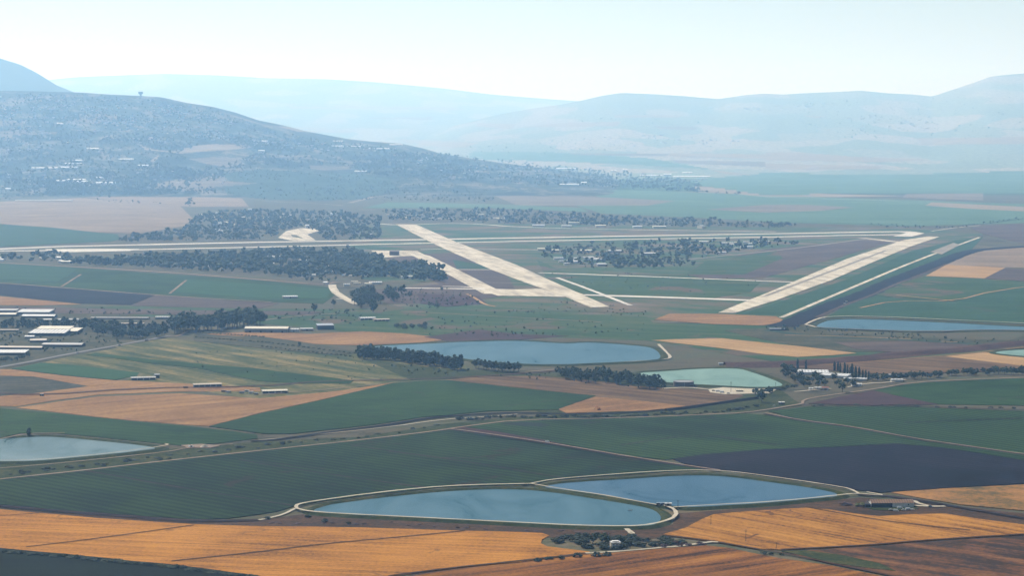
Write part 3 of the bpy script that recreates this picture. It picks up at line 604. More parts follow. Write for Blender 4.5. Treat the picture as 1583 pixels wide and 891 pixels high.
#@@OBJECTS
# ================================================================ PLANTS
LEAF_N = leaf_mat('leaves_eucalyptus', (.010,.024,.007), (.022,.046,.012), (.055,.085,.025))
LEAF_B = leaf_mat('leaves_scrub', (.008,.016,.004), (.018,.032,.008), (.045,.058,.018))
LEAF_C = leaf_mat('needles_cypress', (.007,.016,.008), (.012,.026,.012), (.02,.036,.016))
LEAF_Y = leaf_mat('leaves_yellowish', (.05,.065,.012), (.09,.10,.02), (.13,.13,.03))
LEAF_P = leaf_mat('twigs_dry', (.04,.02,.02), (.08,.04,.04), (.12,.07,.06))
LEAF_F = leaf_mat('leaves_distant', (.010,.024,.008), (.028,.055,.018), (.075,.105,.035), .06)
BARK = plain('bark', (.10,.07,.05), .9)
ICO_V = []; phi = (1+5**.5)/2
for a, b in ((-1,phi),(1,phi),(-1,-phi),(1,-phi)): ICO_V.append((a,b,0))
for a, b in ((-1,phi),(1,phi),(-1,-phi),(1,-phi)): ICO_V.append((0,a,b))
for a, b in ((phi,-1),(phi,1),(-phi,-1),(-phi,1)): ICO_V.append((a,0,b))
ICO_V = np.array(ICO_V)/math.sqrt(1+phi*phi)
ICO_F = np.array([(0,11,5),(0,5,1),(0,1,7),(0,7,10),(0,10,11),(1,5,9),(5,11,4),(11,10,2),(10,7,6),(7,1,8),(3,9,4),(3,4,2),(3,2,6),(3,6,8),(3,8,9),(4,9,5),(2,4,11),(6,2,10),(8,6,7),(9,8,1)])
def lobes(centres, radii, rng, jit=.28, flat=.85):
    V, Fa = [], []
    for c, r in zip(centres, radii):
        v = ICO_V*(1 + rng.uniform(-jit, jit, (12, 1)))*r; v[:, 2] *= flat
        a = rng.uniform(0, 6.28); ca, sa = math.cos(a), math.sin(a)
        v = np.stack([v[:,0]*ca - v[:,1]*sa, v[:,0]*sa + v[:,1]*ca, v[:,2]], 1)
        Fa.append(ICO_F + 12*len(V)); V.append(v + c)
    return np.concatenate(V), np.concatenate(Fa)
def leaf_tris(n, rng, cz, rx, rz, size):
    d = rng.normal(size=(n, 3)); d /= np.linalg.norm(d, axis=1)[:, None]
    r = rng.uniform(.8, 1.12, (n, 1)); c = d*r*np.array([rx, rx, rz]) + np.array([0, 0, cz])
    t = rng.normal(size=(n, 3, 3))*size
    return (c[:, None, :] + t).reshape(-1, 3), np.arange(3*n).reshape(-1, 3)
def crown(kind, seed):
    """unit-high crown: many uneven leaf clumps spread through the volume, loose sprays outside them"""
    rng = np.random.default_rng(seed)
    if kind == 'broad':
        n = 34; d = rng.normal(size=(n, 3)); d /= np.linalg.norm(d, axis=1)[:, None]; r = rng.uniform(.35, 1, (n, 1))**.6
        c = d*r*np.array([.40, .40, .33]) + np.array([0, 0, .62]); c[:, 0] += rng.uniform(-.06, .06); c[:, 2] += .06*rng.normal(size=n)
        a = lobes(c, rng.uniform(.07, .15, n), rng); b = leaf_tris(240, rng, .62, .46, .36, .022)
    elif kind == 'tall':
        n = 34; z = rng.uniform(.18, .96, n); w_ = .27*np.sin(np.clip((z-.05)/.95, 0, 1)*math.pi)**.6; an = rng.uniform(0, 6.28, n); rr = rng.uniform(.2, 1, n)*w_
        c = np.stack([np.cos(an)*rr, np.sin(an)*rr, z], 1); a = lobes(c, rng.uniform(.06, .12, n), rng, flat=1.1); b = leaf_tris(200, rng, .58, .29, .44, .018)
    elif kind == 'cypress':
        n = 22; z = np.linspace(.06, .95, n); w_ = .10*np.sin(np.clip(z, .02, .98)**.7*math.pi)**.5; an = rng.uniform(0, 6.28, n)
        c = np.stack([np.cos(an)*w_*.4, np.sin(an)*w_*.4, z], 1); a = lobes(c, w_*.9 + .02, rng, flat=1.6); b = leaf_tris(80, rng, .5, .11, .5, .014)
    else:
        n = 22; an = rng.uniform(0, 6.28, n); rr = rng.uniform(0, 1, n)**.5*.46; z = .12 + rng.uniform(.1, .62, n)*(1 - (rr/.5)**2*.6)
        c = np.stack([np.cos(an)*rr, np.sin(an)*rr, z], 1); a = lobes(c, rng.uniform(.10, .2, n), rng); b = leaf_tris(160, rng, .42, .5, .42, .03)
    V = np.concatenate([a[0], b[0]]); Fa = np.concatenate([a[1], b[1] + len(a[0])]); return V, Fa
def trunk_mesh(name, seed, h=.6, r=.028, limbs=4):
    rng = random.Random(seed); V, Fs = [], []
    def tube(p, q, r0, r1, k=6):
        p, q = Vector(p), Vector(q); t = (q-p).normalized(); u = t.orthogonal().normalized(); v = t.cross(u); b = len(V)
        for c, rad in ((p, r0), (q, r1)):
            for i in range(k): a = 6.283*i/k; V.append(c + (u*math.cos(a) + v*math.sin(a))*rad)
        for i in range(k): Fs.append((b+i, b+(i+1) % k, b+k+(i+1) % k, b+k+i))
    j = (rng.uniform(-.03,.03), rng.uniform(-.03,.03), h*.5)
    tube((0,0,-.02), j, r*1.2, r*.85); tube(j, (j[0]*1.5, j[1]*1.5, h), r*.85, r*.4)
    for i in range(limbs):
        a = 6.28*i/limbs + rng.uniform(-.4, .4); z = h*rng.uniform(.45, .8)
        tube((j[0], j[1], z), (math.cos(a)*.25, math.sin(a)*.25, z + .22), r*.5, r*.2, 5)
    me = bpy.data.meshes.new(name); me.from_pydata([tuple(v) for v in V], [], Fs); me.materials.append(BARK); return me
CR = {}
for kind, mat in (('broad', LEAF_N), ('tall', LEAF_N), ('cypress', LEAF_C), ('bush', LEAF_B)):
    CR[kind] = [np_mesh('crown_mesh', *crown(kind, 50+i), mat) for i in range(6)]
TR = {'broad': [trunk_mesh('trunk_mesh', i) for i in range(4)], 'tall': [trunk_mesh('trunk_mesh', 9+i, .7, .022) for i in range(3)], 'cypress': [trunk_mesh('trunk_mesh', 20, .3, .02, 0)]}
def recolour(me, mat):
    m2 = me.copy(); m2.materials.clear(); m2.materials.append(mat); return m2
YELLOW = [recolour(CR['bush'][i], LEAF_Y) for i in range(2)]; DRY = [recolour(CR['bush'][i], LEAF_P) for i in range(3)]
NAMES = {'broad': 'broadleaf_tree', 'tall': 'eucalyptus_tree', 'cypress': 'cypress_tree'}
def tree(kind, p, h, w_, label, group=None, cat=None):
    root = empty(NAMES[kind], (p[0], p[1], p[2]), random.uniform(0, 6.28)); sx = w_/{'broad': .95, 'tall': .6, 'cypress': .24}[kind]
    root.scale = (sx, sx*random.uniform(.9, 1.1), h)
    link(bpy.data.objects.new('crown', random.choice(CR[kind])), root); link(bpy.data.objects.new('trunk', random.choice(TR[kind])), root)
    return tag(root, label, cat or {'broad': 'tree', 'tall': 'tree', 'cypress': 'cypress'}[kind], group)
def bush(p, h, w_, label, group=None, meshes=None, cat='bush'):
    o = bpy.data.objects.new('orchard_tree' if cat == 'orchard tree' else 'bush', random.choice(meshes or CR['bush'])); link(o); o.location = (p[0], p[1], p[2] - .05*h)
    o.scale = (w_, w_*random.uniform(.8, 1.2), h); o.rotation_euler = (0, 0, random.uniform(0, 6.28)); return tag(o, label, cat, group)
def inpoly(poly, n, rng=random):
    xs = [p[0] for p in poly]; ys = [p[1] for p in poly]; out = []
    while len(out) < n:
        x, y = rng.uniform(min(xs), max(xs)), rng.uniform(min(ys), max(ys)); c = False
        for i in range(len(poly)):
            (x1, y1), (x2, y2) = poly[i], poly[i-1]
            if (y1 > y) != (y2 > y) and x < (x2-x1)*(y-y1)/(y2-y1) + x1: c = not c
        if c: out.append((x, y))
    return out
def along(px, n, jx=2., jy=.6):
    seg = [math.hypot(px[i+1][0]-px[i][0], px[i+1][1]-px[i][1]) for i in range(len(px)-1)]; T = sum(seg); out = []
    for k in range(n):
        d = T*(k + .5)/n; i = 0
        while d > seg[i] and i < len(seg)-1: d -= seg[i]; i += 1
        t = d/seg[i]; out.append((px[i][0]+(px[i+1][0]-px[i][0])*t + random.uniform(-jx, jx), px[i][1]+(px[i+1][1]-px[i][1])*t + random.uniform(-jy, jy)))
    return out
POS = ['at the left end', 'left of the middle', 'at the middle', 'right of the middle', 'at the right end']
def vary(roots, label, xs, hs, extremes=True):
    """labels by fifth of the set along the picture, and the tallest, shortest and outermost of each fifth apart"""
    a, b_ = min(xs), max(xs); five = [min(4, int(5*(x-a)/(b_-a+1e-6))) for x in xs]
    words_ = label.split(); core = ' '.join(words_[:12])
    for k in range(5):
        ids = [i for i in range(len(xs)) if five[i] == k]
        for i in ids: roots[i]['label'] = f"{core}, {['left end','left of middle','middle','right of middle','right end'][k]}"
        if len(ids) > 3 and extremes:
            o_ = sorted(ids, key=lambda i: hs[i]); roots[o_[-1]]['label'] = 'tallest ' + roots[o_[-1]]['label'].replace('tall ', '', 1); roots[o_[0]]['label'] = 'shortest ' + roots[o_[0]]['label'].replace('tall ', '', 1)
def tree_set(kind, pts, hr, wr, label, group):
    rr, hs = [], []
    for x, y in pts:
        h = random.uniform(*hr); rr.append(tree(kind, P(x, y, .3), h, h*random.uniform(*wr), label, group)); hs.append(h)
    vary(rr, label, [p[0] for p in pts], hs)
# --- shelter belts and groves one can tell tree from tree in
G = 'trees of the long grove beside the farm road'
tree_set('broad', along([(262,513),(285,512),(310,513),(345,509),(375,506),(402,501)], 44, 4, 4), (30,42), (.8,1.05), 'tall dark tree in the grove where the farm road ends', G)
tree_set('broad', along([(140,514),(190,522),(225,521),(260,518)], 34, 4, 4), (15,24), (.8,1.1), 'dark rounded tree along the farm road below the cattle sheds', 'trees along the farm road')
tree_set('tall', along([(0,507),(60,508),(130,508),(200,512),(262,514)], 44, 3, 3), (17,26), (.5,.8), 'slim dark tree in the belt behind the cattle sheds', 'belt of slim trees behind the cattle sheds')
tree_set('broad', along([(-5,562),(20,559),(45,555)], 9, 2, 2), (8,12), (.9,1.2), 'low dark tree below the lowest white shed', 'low trees below the white shed')
tree_set('tall', along([(553,553),(600,556),(650,563),(690,569),(715,572)], 58, 2, 2), (20,28), (.5,.7), 'tall narrow dark tree in the row on the long pond shore', 'row of narrow trees on the long pond shore')
tree_set('broad', along([(735,568),(755,574),(780,575),(803,576)], 16, 3, 2), (14,20), (.9,1.2), 'broad dark tree at the end of the pond shore row', 'broad trees ending the pond shore row')
tree_set('broad', along([(862,583),(900,588),(950,592),(1000,599),(1028,600)], 50, 4, 4), (15,24), (.75,1.05), 'dark tree in the clump beside the turquoise pond', 'clump of trees beside the turquoise pond')
tree_set('broad', inpoly([(1202,576),(1225,573),(1262,585),(1345,590),(1320,598),(1235,600)], 34), (9,15), (.8,1.1), 'dark tree among the greenhouses of the fish farm', 'trees around the greenhouses')
tree_set('broad', along([(1345,588),(1400,586),(1440,584),(1500,580),(1583,578)], 46, 4, 2), (9,14), (.9,1.3), 'low dark tree in the hedge row above the green field', 'hedge row trees above the green field')
tree_set('broad', inpoly([(540,462),(560,455),(610,455),(640,460),(610,470),(560,478),(545,472)], 40), (20,30), (.8,1.05), 'dark tree in the grove at the entrance road bend', 'grove at the base entrance road')
tree_set('broad', inpoly([(604,505),(640,504),(678,507),(676,511),(610,510)], 18), (8,12), (.9,1.2), 'low tree of the small square plantation north of the long pond', 'small plantation')
tree_set('cypress', along([(1288,572),(1300,575),(1315,580),(1330,584),(1345,588)], 12, 1.5, 1), (15,22), (.22,.26), 'pointed cypress in the row descending beside the white greenhouses', 'cypress row beside the greenhouses')
for (x, y, kind, h, w_, lab) in [
 (1233,571,'cypress',20,5,'first of two lone cypresses behind the white greenhouses'), (1246,571.5,'cypress',18,5,'second of two lone cypresses behind the white greenhouses, the shorter'),
 (1302,607,'broad',19,17,'big round tree standing alone below the greenhouses'), (1178,622,'broad',22,20,'big dark tree at the end of the black soil bank'), (1190,612,'broad',15,15,'dark tree beside the big tree by the soil bank'),
 (1168,612,'broad',13,13,'smaller dark tree behind the black soil bank'), (45,676,'tall',13,9,'lone dark tree on the bank of the grey pond'),
 (486,484,'broad',25,19,'dark lone tree on the meadow right of the flat farm shed'), (516,474,'broad',19,14,'round lone tree at the start of the entrance road'), (577,483,'tall',34,22,'tall dark tree towering over the meadow below the grove'),
 (675,478,'broad',15,16,'round bush-like tree on the meadow below the purple scrub'), (1213,574,'broad',16,18,'domed tree at the corner of the turquoise pond'),
 (634,461,'broad',20,15,'lone round tree right of the entrance grove'), (683,451,'broad',14,10,'small tree beside the taxiway end'), (948,391,'broad',24,20,'lone round tree between hangars in the middle camp'),
 (463,537,'broad',12,7,'small square-topped tree above the orchard rows'), (937,843,'broad',13,15,'tallest dark tree behind the white house'), (916,841,'broad',10,12,'dark tree in the thicket touching the white house'),
 (960,842,'broad',10,11,'dark tree in the thicket just behind the poles of the house yard')]:
    tree(kind, P(x, y, .3), h, w_, lab)
B = 'bushes lining the rust field edge'
for x, y, h, w_ in [(831,869,5.5,9), (848,866,5,8), (867,865,5.5,9), (893,862,6.5,10), (921,861,6.5,11), (938,860,5.5,11)]:
    bush(P(x, y, .5), h, w_, 'round black-green bush in the line between gold and rust stubble', B)
def bush_set(pts, hr, wr, label, group, meshes=None, z=.3, cat='bush'):
    rr, hs = [], []
    for x, y in pts:
        h = random.uniform(*hr); rr.append(bush(P(x, y, z), h, random.uniform(*wr), label, group, meshes, cat)); hs.append(h)
    vary(rr, label, [p[0] for p in pts], hs)
bush_set(inpoly([(850,833),(880,829),(940,829),(1000,832),(1060,836),(1050,844),(1000,848),(960,851),(905,850),(862,842)], 70), (4, 7.5), (8, 14), 'dark bush of the thicket behind the white house', 'thicket behind the white house', None, .5)
for x, y in inpoly([(1010,836),(1060,838),(1095,843),(1050,847),(1015,849)], 14):
    bush(P(x, y, .5), random.uniform(2.5, 4.5), random.uniform(6, 10), 'dry purplish bush at the end of the thicket', 'dry purplish bushes', DRY)
for x, y, h, w_ in [(413,803,4,8), (476,800,4,9), (502,807,4.5,8), (539,811,4,6), (811,751,4,8), (71,726,5,11), (33,731,5,8), (126,722,4.5,9), (159,721,5,9), (197,713,5,11), (248,712,4.5,9), (262,711,4,8), (105,723,4,10), (369,692,5,17), (413,688,4,11), (437,687,5.5,9), (1180,857,4,7), (1192,858,3.5,6), (1208,859,3.5,6)]:
    bush(P(x, y, .5), h, w_, 'scattered dark bush beside a dirt track', 'bushes scattered along the tracks')
bush(P(1332,783,.5), 6, 17, 'yellow-green bush beside the brown roofed barn', None, YELLOW); bush(P(1307,781,.5), 4.5, 14, 'dull purplish bush left of the yellow-green bush', None, DRY)
bush_set(along([(0,855),(101,863),(202,873),(278,880),(400,896)], 46, 3, .8), (3, 5.5), (5, 12), 'black bush in the hedge along the gold stubble edge', 'hedge along the gold stubble', None, 1.)
bush_set(along([(700,650),(800,645),(880,646),(950,644),(1010,642),(1080,640),(1130,636),(1170,630)], 46, 4, 1.8), (3, 7), (7, 15), 'dark bush on the strip between ditch and dirt road', 'bushes between ditch and dirt road')
bush_set(along([(0,735),(100,723),(250,708),(380,693),(450,685),(560,676),(680,658)], 34, 8, 2.5), (2, 4), (5, 11), 'low dark shrub on the verge between ponds and crop field', 'shrubs on the verge')
bush_set(along([(400,808),(600,810),(800,822),(980,826)], 22, 9, 2), (1.2, 2.5), (4, 9), 'low brown shrub on the scrub bank under the blue pond', 'shrubs on the scrub bank', DRY)
for x, y in along([(1175,608),(1200,603),(1230,598)], 12, 3, 2):
    bush(P(x, y, .3), random.uniform(4, 7), random.uniform(8, 13), 'bush on the near bank of the turquoise pond', 'bushes under the turquoise pond')
for x, y in along([(1245,628),(1300,627),(1340,627),(1385,627.5),(1420,629),(1480,631),(1575,632)], 16, 10, .5):
    bush(P(x, y, .3), random.uniform(2.5, 4), random.uniform(6, 14), 'low bush beside the track above the green field', 'low bushes beside the track')
for r0, r1 in (((402,529),(560,549)), ((300,522),(420,531)), ((402,536),(545,552)), ((300,514),(410,522))):
    for x, y in along([r0, r1], 20, .6, .2): bush(P(x, y, .5), random.uniform(3, 4.5), random.uniform(5, 8), 'small round orchard tree in a planted row', 'orchard rows', cat='orchard tree')

# --- everything too far to count: one merged mass of small crowns
FT_T = []
for i in range(8):
    rng = np.random.default_rng(900+i); n = 9; an = rng.uniform(0, 6.28, n); rr = rng.uniform(.05, .36, n); z = rng.uniform(.3, .85, n)
    FT_T.append(lobes(np.stack([np.cos(an)*rr, np.sin(an)*rr, z], 1), rng.uniform(.12, .26, n), rng))
def PHv(px, py):
    px = np.asarray(px, float); py = np.asarray(py, float); out = np.full((len(px), 3), np.nan)
    Yc = np.concatenate([np.linspace(1500, 12000, 60), np.linspace(12100, 34000, 600), np.linspace(34100, 62000, 300)])
    for a in range(0, len(px), 500):
        x = (px[a:a+500] - W0/2)/F; y = -(py[a:a+500] - H0/2)/F
        dy = y*st + ct; dz = y*ct - st; X = Yc[None]*(x/dy)[:, None]; Z = CAMZ + Yc[None]*(dz/dy)[:, None]
        g_ = Z - H(X, np.broadcast_to(Yc[None], X.shape)); i = np.argmax(g_ < 0, axis=1); ok = g_[np.arange(len(i)), i] < 0
        i0 = np.clip(i-1, 0, None); r = np.arange(len(i)); t = g_[r, i0]/(g_[r, i0] - g_[r, i] + 1e-9)
        Yh = Yc[i0] + t*(Yc[i] - Yc[i0]); Xh = Yh*(x/dy)
        res = np.stack([Xh, Yh, H(Xh, Yh)], 1); res[~ok] = np.nan; out[a:a+500] = res
    return out
SC = []   # (polygon, number, min h, max h, clump size in px: 0 = even)
SC += [([(180,370),(230,364),(285,356),(300,338),(340,328),(430,326),(520,328),(590,338),(588,372),(500,372),(488,358),(465,352),(440,356),(425,366),(400,372),(180,375.5)], 1700, 9, 20)]
SC += [([(110,405),(180,402),(250,399),(300,396),(400,392),(450,388),(540,390),(575,400),(600,410),(650,410),(690,424),(688,436),(640,436),(600,430),(560,432),(500,424),(470,432),(400,424),(300,420),(200,414),(112,410)], 1600, 12, 26)]
SC += [([(430,418),(560,424),(570,434),(500,438),(440,432)], 25, 12, 22)]
SC += [([(0,396),(110,394),(112,407),(60,406),(0,404)], 60, 14, 22)]
SC += [([(590,327),(760,325),(900,334),(1000,338),(1200,346),(1235,350),(1190,354),(1000,351),(900,350),(800,347),(700,344),(600,341)], 1000, 8, 20)]
SC += [([(820,395),(870,382),(900,378),(1060,374),(1180,373),(1250,374),(1230,380),(1130,392),(1060,404),(1060,413),(950,418),(900,414),(850,402)], 430, 8, 20)]
SC += [([(940,390),(1100,380),(1180,382),(1060,400),(1080,415),(920,418)], 150, 9, 20)]
SC += [([(340,262),(560,268),(770,285),(755,300),(770,316),(620,312),(400,309),(345,300)], 1500, 8, 11)]
SC += [([(640,236),(760,246),(880,260),(1000,270),(1085,283),(1080,298),(900,290),(770,284),(560,270),(540,250)], 2600, 13, 22)]
SC += [([(1075,296),(1145,300),(1145,302),(1075,299)], 50, 12, 18)]
SC += [([(0,145),(130,148),(220,152),(330,170),(440,208),(560,224),(640,238),(600,262),(350,262),(345,300),(0,305)], 8500, 10, 18)]
SC += [([(0,262),(200,258),(350,262),(345,300),(0,305)], 1500, 12, 20), ([(300,215),(440,212),(640,236),(700,250),(560,262),(400,250),(300,240)], 1300, 10, 18)]
SC += [([(60,296),(120,297),(122,304),(66,303)], 90, 12, 16), ([(0,285),(60,290),(60,306),(0,310)], 60, 10, 15), ([(286,310),(300,308),(302,320),(285,320)], 16, 14, 20), ([(150,302),(172,303),(172,311),(150,310)], 7, 14, 20), ([(120,308),(250,314),(250,317),(120,311)], 20, 6, 9)]
SC += [([(560,445),(700,447),(760,455),(740,475),(640,478),(600,465)], 90, 4, 8), ([(640,465),(720,458),(740,465),(680,475)], 40, 4, 7)]
SC += [([(700,226),(900,214),(1100,216),(1160,226),(1000,232),(880,236),(860,240),(700,234)], 260, 10, 18), ([(860,180),(1100,176),(1200,190),(1150,200),(900,190)], 100, 12, 20)]
SC += [([(1200,150),(1583,150),(1583,215),(1300,215),(1200,190)], 500, 12, 20), ([(1340,346),(1460,352),(1520,345),(1583,336),(1583,340),(1480,354),(1380,354)], 60, 6, 10)]
SC += [([(1233,505),(1300,512),(1380,515),(1460,523),(1583,528),(1583,534),(1500,536),(1400,526),(1233,518)], 90, 3, 6), ([(860,462),(1000,480),(1010,492),(800,486)], 60, 3, 5), ([(1180,508),(1236,508),(1240,514),(1185,512)], 16, 5, 9)]
SC += [([(560,560),(700,575),(860,577),(1000,602),(860,590),(745,582),(640,582)], 50, 3, 6), ([(395,478),(540,480),(540,500),(500,506),(480,498),(400,492)], 40, 4, 7), ([(640,515),(800,512),(860,520),(700,524)], 40, 3, 6)]
SC += [([(400,478),(640,470),(900,484),(1000,492),(990,520),(880,516),(600,512),(520,500)], 130, 3, 6), ([(820,420),(1060,426),(1180,436),(1100,458),(900,450)], 60, 3, 6), ([(0,474),(250,480),(400,480),(380,490),(0,486)], 50, 4, 8),
       ([(60,520),(140,512),(220,528),(120,545),(60,548)], 60, 4, 8), ([(0,512),(60,514),(40,535),(0,538)], 30, 4, 8), ([(300,545),(420,540),(600,560),(640,585),(500,600),(300,570)], 70, 2, 4)]
allp = []; allh = []
rs = random.Random(5)
for poly, n, h0, h1 in SC:
    pp = [p for p in inpoly(poly, n, rs) if not any(abs(p[0]-a)/w_ + abs(p[1]-b)/h_ < 1 for a, b, w_, h_ in ((335,238,62,24), (300,254,40,9), (345,285,50,7), (510,259,40,5)))]; allp += pp; allh += [rs.uniform(h0, h1) for _ in pp]
hit = PHv([p[0] for p in allp], [p[1] for p in allp]); ok = ~np.isnan(hit[:, 0]); hit = hit[ok]; hh = np.array(allh)[ok]*np.clip(RNG.lognormal(0, .22, ok.sum()), .6, 1.5)
keep = np.ones(len(hit), bool)
lowm = np.where(hit[:, 1] > 14000, vnoise(hit[:, 0], hit[:, 1], 210, 3)*.5 + vnoise(hit[:, 0], hit[:, 1], 520, 4)*.7, vnoise(hit[:, 0], hit[:, 1], 90, 3)*.6 + vnoise(hit[:, 0], hit[:, 1], 260, 4)*.6)
keep &= (lowm > np.where(hit[:, 1] > 14000, .02, -.32)) | (RNG.random(len(hit)) < .25)
hit, hh = hit[keep], hh[keep]
TV, TF, off = [], [], 0
for i, (p, h) in enumerate(zip(hit, hh)):
    v, f = FT_T[i % 8]; h *= 1.0 + .35*np.clip((p[1]-6000)/9000, 0, 1); wd = h*RNG.uniform(.8, 1.15); a = RNG.uniform(0, 6.28); ca, sa = math.cos(a), math.sin(a)
    q = np.stack([(v[:,0]*ca - v[:,1]*sa)*wd, (v[:,0]*sa + v[:,1]*ca)*wd, v[:,2]*h], 1) + p
    TV.append(q); TF.append(f + off); off += len(v)
o = bpy.data.objects.new('distant_trees', np_mesh('distant_trees', np.concatenate(TV), np.concatenate(TF), LEAF_F)); link(o); o['kind'] = 'stuff'

# ================================================================ BUILDINGS
WHITE = plain('white_wall', (.72,.70,.66), .8); CREAM = plain('cream_wall', (.62,.54,.42), .85); GREYW = plain('grey_wall', (.28,.28,.28), .85); DARKW = plain('dark_part_and_shade', (.03,.028,.03), .9)  # the near-black also paints shade into backlit walls and open bays
def sheet(name, c, c2, w_=3.):
    c = tuple(x*.62 for x in c); c2 = tuple(x*.62 for x in c2)
    m, t, n, l, bs = new_mat(name); tc = n.new("ShaderNodeTexCoord").outputs['Object']
    wv = n.new("ShaderNodeTexWave"); wv.bands_direction = 'X'; wv.inputs['Scale'].default_value = .314/w_; l.new(tc, wv.inputs[0])
    f = noise_node(n, l, tc, .15, 4, .7, '3D'); s = math_n(n, l, 'MULTIPLY_ADD', wv.outputs['Fac'], .35, math_n(n, l, 'MULTIPLY', f, .65))
    l.new(ramp(n, l, s, [(.3, c2), (.6, c)]), bs.inputs['Base Color']); bs.inputs['Roughness'].default_value = .55; bs.inputs['Specular IOR Level'].default_value = .3; return m
R_WHITE = sheet('white_sheet_roof', (.70,.69,.66), (.34,.33,.31), 6.)
R_FARW = plain('bright_metal_roof', (1.3,1.3,1.27), .5); R_CREAM = sheet('cream_sheet_roof', (.78,.70,.52), (.5,.44,.33)); R_GREY = sheet('grey_sheet_roof', (.42,.40,.37), (.26,.25,.24))
R_TAN = sheet('tan_sheet_roof', (.52,.42,.30), (.36,.28,.2)); R_BROWN = sheet('rusty_brown_roof', (.26,.14,.06), (.12,.06,.03)); R_BLUE = sheet('blue_grey_roof', (.34,.38,.43), (.24,.27,.31)); R_RED = plain('red_tile_roof', (.34,.14,.09), .8)
R_LIGHT = sheet('sawtooth_striped_roof', (.75,.72,.66), (.16,.16,.17), 8.)  # stripes paint the bright and dark slopes of a sawtooth roof
GLASS = plain('window_glass', (.05,.07,.09), .15, spec=.6)
def box_vf(x0, x1, y0, y1, z0, z1):
    return [(x0,y0,z0),(x1,y0,z0),(x1,y1,z0),(x0,y1,z0),(x0,y0,z1),(x1,y0,z1),(x1,y1,z1),(x0,y1,z1)], [(0,3,2,1),(4,5,6,7),(0,1,5,4),(1,2,6,5),(2,3,7,6),(3,0,4,7)]
def box(name, b, mat, parent): v, f = box_vf(*b); return mesh_obj(name, v, f, mat, parent)
def roof_vf(w_, d, h, rise, kind, ov=.6, th=.25):
    if kind == 'flat': return box_vf(-w_/2-.2, w_/2+.2, -d/2-.2, d/2+.2, h+.003, h+.45)
    if kind == 'mono':
        v, f = box_vf(-w_/2-ov, w_/2+ov, -d/2-ov, d/2+ov, h, h+th)
        return [(x, y, z + rise*(y + d/2)/d) for x, y, z in v], f
    X, Y = w_/2+ov, d/2+ov; e = h - rise*ov/(d/2)*.5
    v = [(-X,-Y,e),(-X,0,h+rise),(-X,Y,e),(X,-Y,e),(X,0,h+rise),(X,Y,e)]; v += [(x, y, z+th) for x, y, z in v]
    f = [(6,9,10,7),(7,10,11,8),(0,1,4,3),(1,2,5,4),(0,6,7,1),(1,7,8,2),(3,4,10,9),(4,5,11,10),(0,3,9,6),(2,8,11,5)]
    return v, f
def wall_vf(w_, d, h, rise, kind):
    x, y = w_/2, d/2
    if kind == 'gable':
        v = [(-x,-y,-.3),(x,-y,-.3),(x,y,-.3),(-x,y,-.3),(-x,-y,h),(x,-y,h),(x,y,h),(-x,y,h),(-x,0,h+rise),(x,0,h+rise)]
        return v, [(0,1,5,4),(2,3,7,6),(1,2,6,9,5),(3,0,4,8,7)]
    hb = h + (rise if kind == 'mono' else 0)
    v = [(-x,-y,-.3),(x,-y,-.3),(x,y,-.3),(-x,y,-.3),(-x,-y,h),(x,-y,h),(x,y,hb),(-x,y,hb)]
    return v, [(0,1,5,4),(1,2,6,5),(2,3,7,6),(3,0,4,7)]
def building(name, label, cat, x0, x1, y, d, h, rise=2., kind='gable', wall=WHITE, roof=R_WHITE, rot=0., group=None, doors=0, windows=0, open_front=False):
    if y < 420 and name in ('hangar', 'aircraft_shelter'): d *= 1.2; h *= 1.15
    if name in ('cattle_shed', 'poultry_house'): d *= 1.25; rise *= 1.6
    c = P((x0+x1)/2, y, 0); w_ = (x1-x0)*mpp(c); a = math.radians(rot)
    w_ = max(4, (w_ - abs(math.sin(a))*d)/math.cos(a)) if abs(rot) < 50 else w_
    c = Vector((c.x, c.y + d/2*math.cos(a), c.z + .6))
    root = empty(name, c, a); tag(root, label, cat, group)
    v, f = wall_vf(w_, d, h, rise, kind); mesh_obj('wall', v, f, wall, root)
    v, f = roof_vf(w_, d, h, rise, kind); mesh_obj('roof', v, f, roof, root)
    if open_front:
        k = max(2, int(w_/9))
        for i in range(k):
            xa = -w_/2 + w_/k*(i+.08); xb = -w_/2 + w_/k*(i+.92); box('opening', (xa, xb, -d/2-.06, -d/2+.1, .1, h*.82), DARKW, root)  # dark panels on the solid wall paint in shaded bays
    for i in range(doors):
        xc = -w_/2 + w_*(i+.5)/doors; dw = min(4, w_/doors*.4); box('door', (xc-dw/2, xc+dw/2, -d/2-.08, -d/2+.1, 0, min(3.6, h*.75)), GREYW if wall is not GREYW else DARKW, root)
    for i in range(windows):
        xc = -w_/2 + w_*(i+.5)/windows + w_/windows*.25; box('window', (xc-.8, xc+.8, -d/2-.07, -d/2+.1, h*.45, h*.75), GLASS, root)
    return root
tb = 0
# --- foreground buildings
b = building('barn', 'old barn half dark open shed and half white wall under a brown roof', 'barn', 1346, 1413, 786, 16, 5.2, 2.8, 'gable', WHITE, R_BROWN, 3, None, 0, 2)
wv_ = [o for o in b.children if o.name.startswith('wall')][0]; bw = -wv_.data.vertices[0].co.x
p_ = box('open_half_shade', (-bw-.4, -bw*.02, -8.6, -7.7, -.3, 5.0), DARKW, b); p_['label'] = 'dark slab for the shaded open half of the barn'  # dark slab stands in for the shade inside the open half
box('side_shed', (-bw-7, -bw-.5, -6, 6, -.3, 4.0), DARKW, b)
hs = building('house', 'small white two-storey flat-roofed house in front of the thicket', 'house', 943, 960, 850, 9, 6.2, 0, 'flat', CREAM, R_WHITE, 8, None, 1, 3)
box('parapet', (-3.5, 3.5, -2, 3, 6.5, 7.6), WHITE, hs); box('balcony', (-4.5, 4.5, -6.2, -4.6, 3.0, 3.3), WHITE, hs)
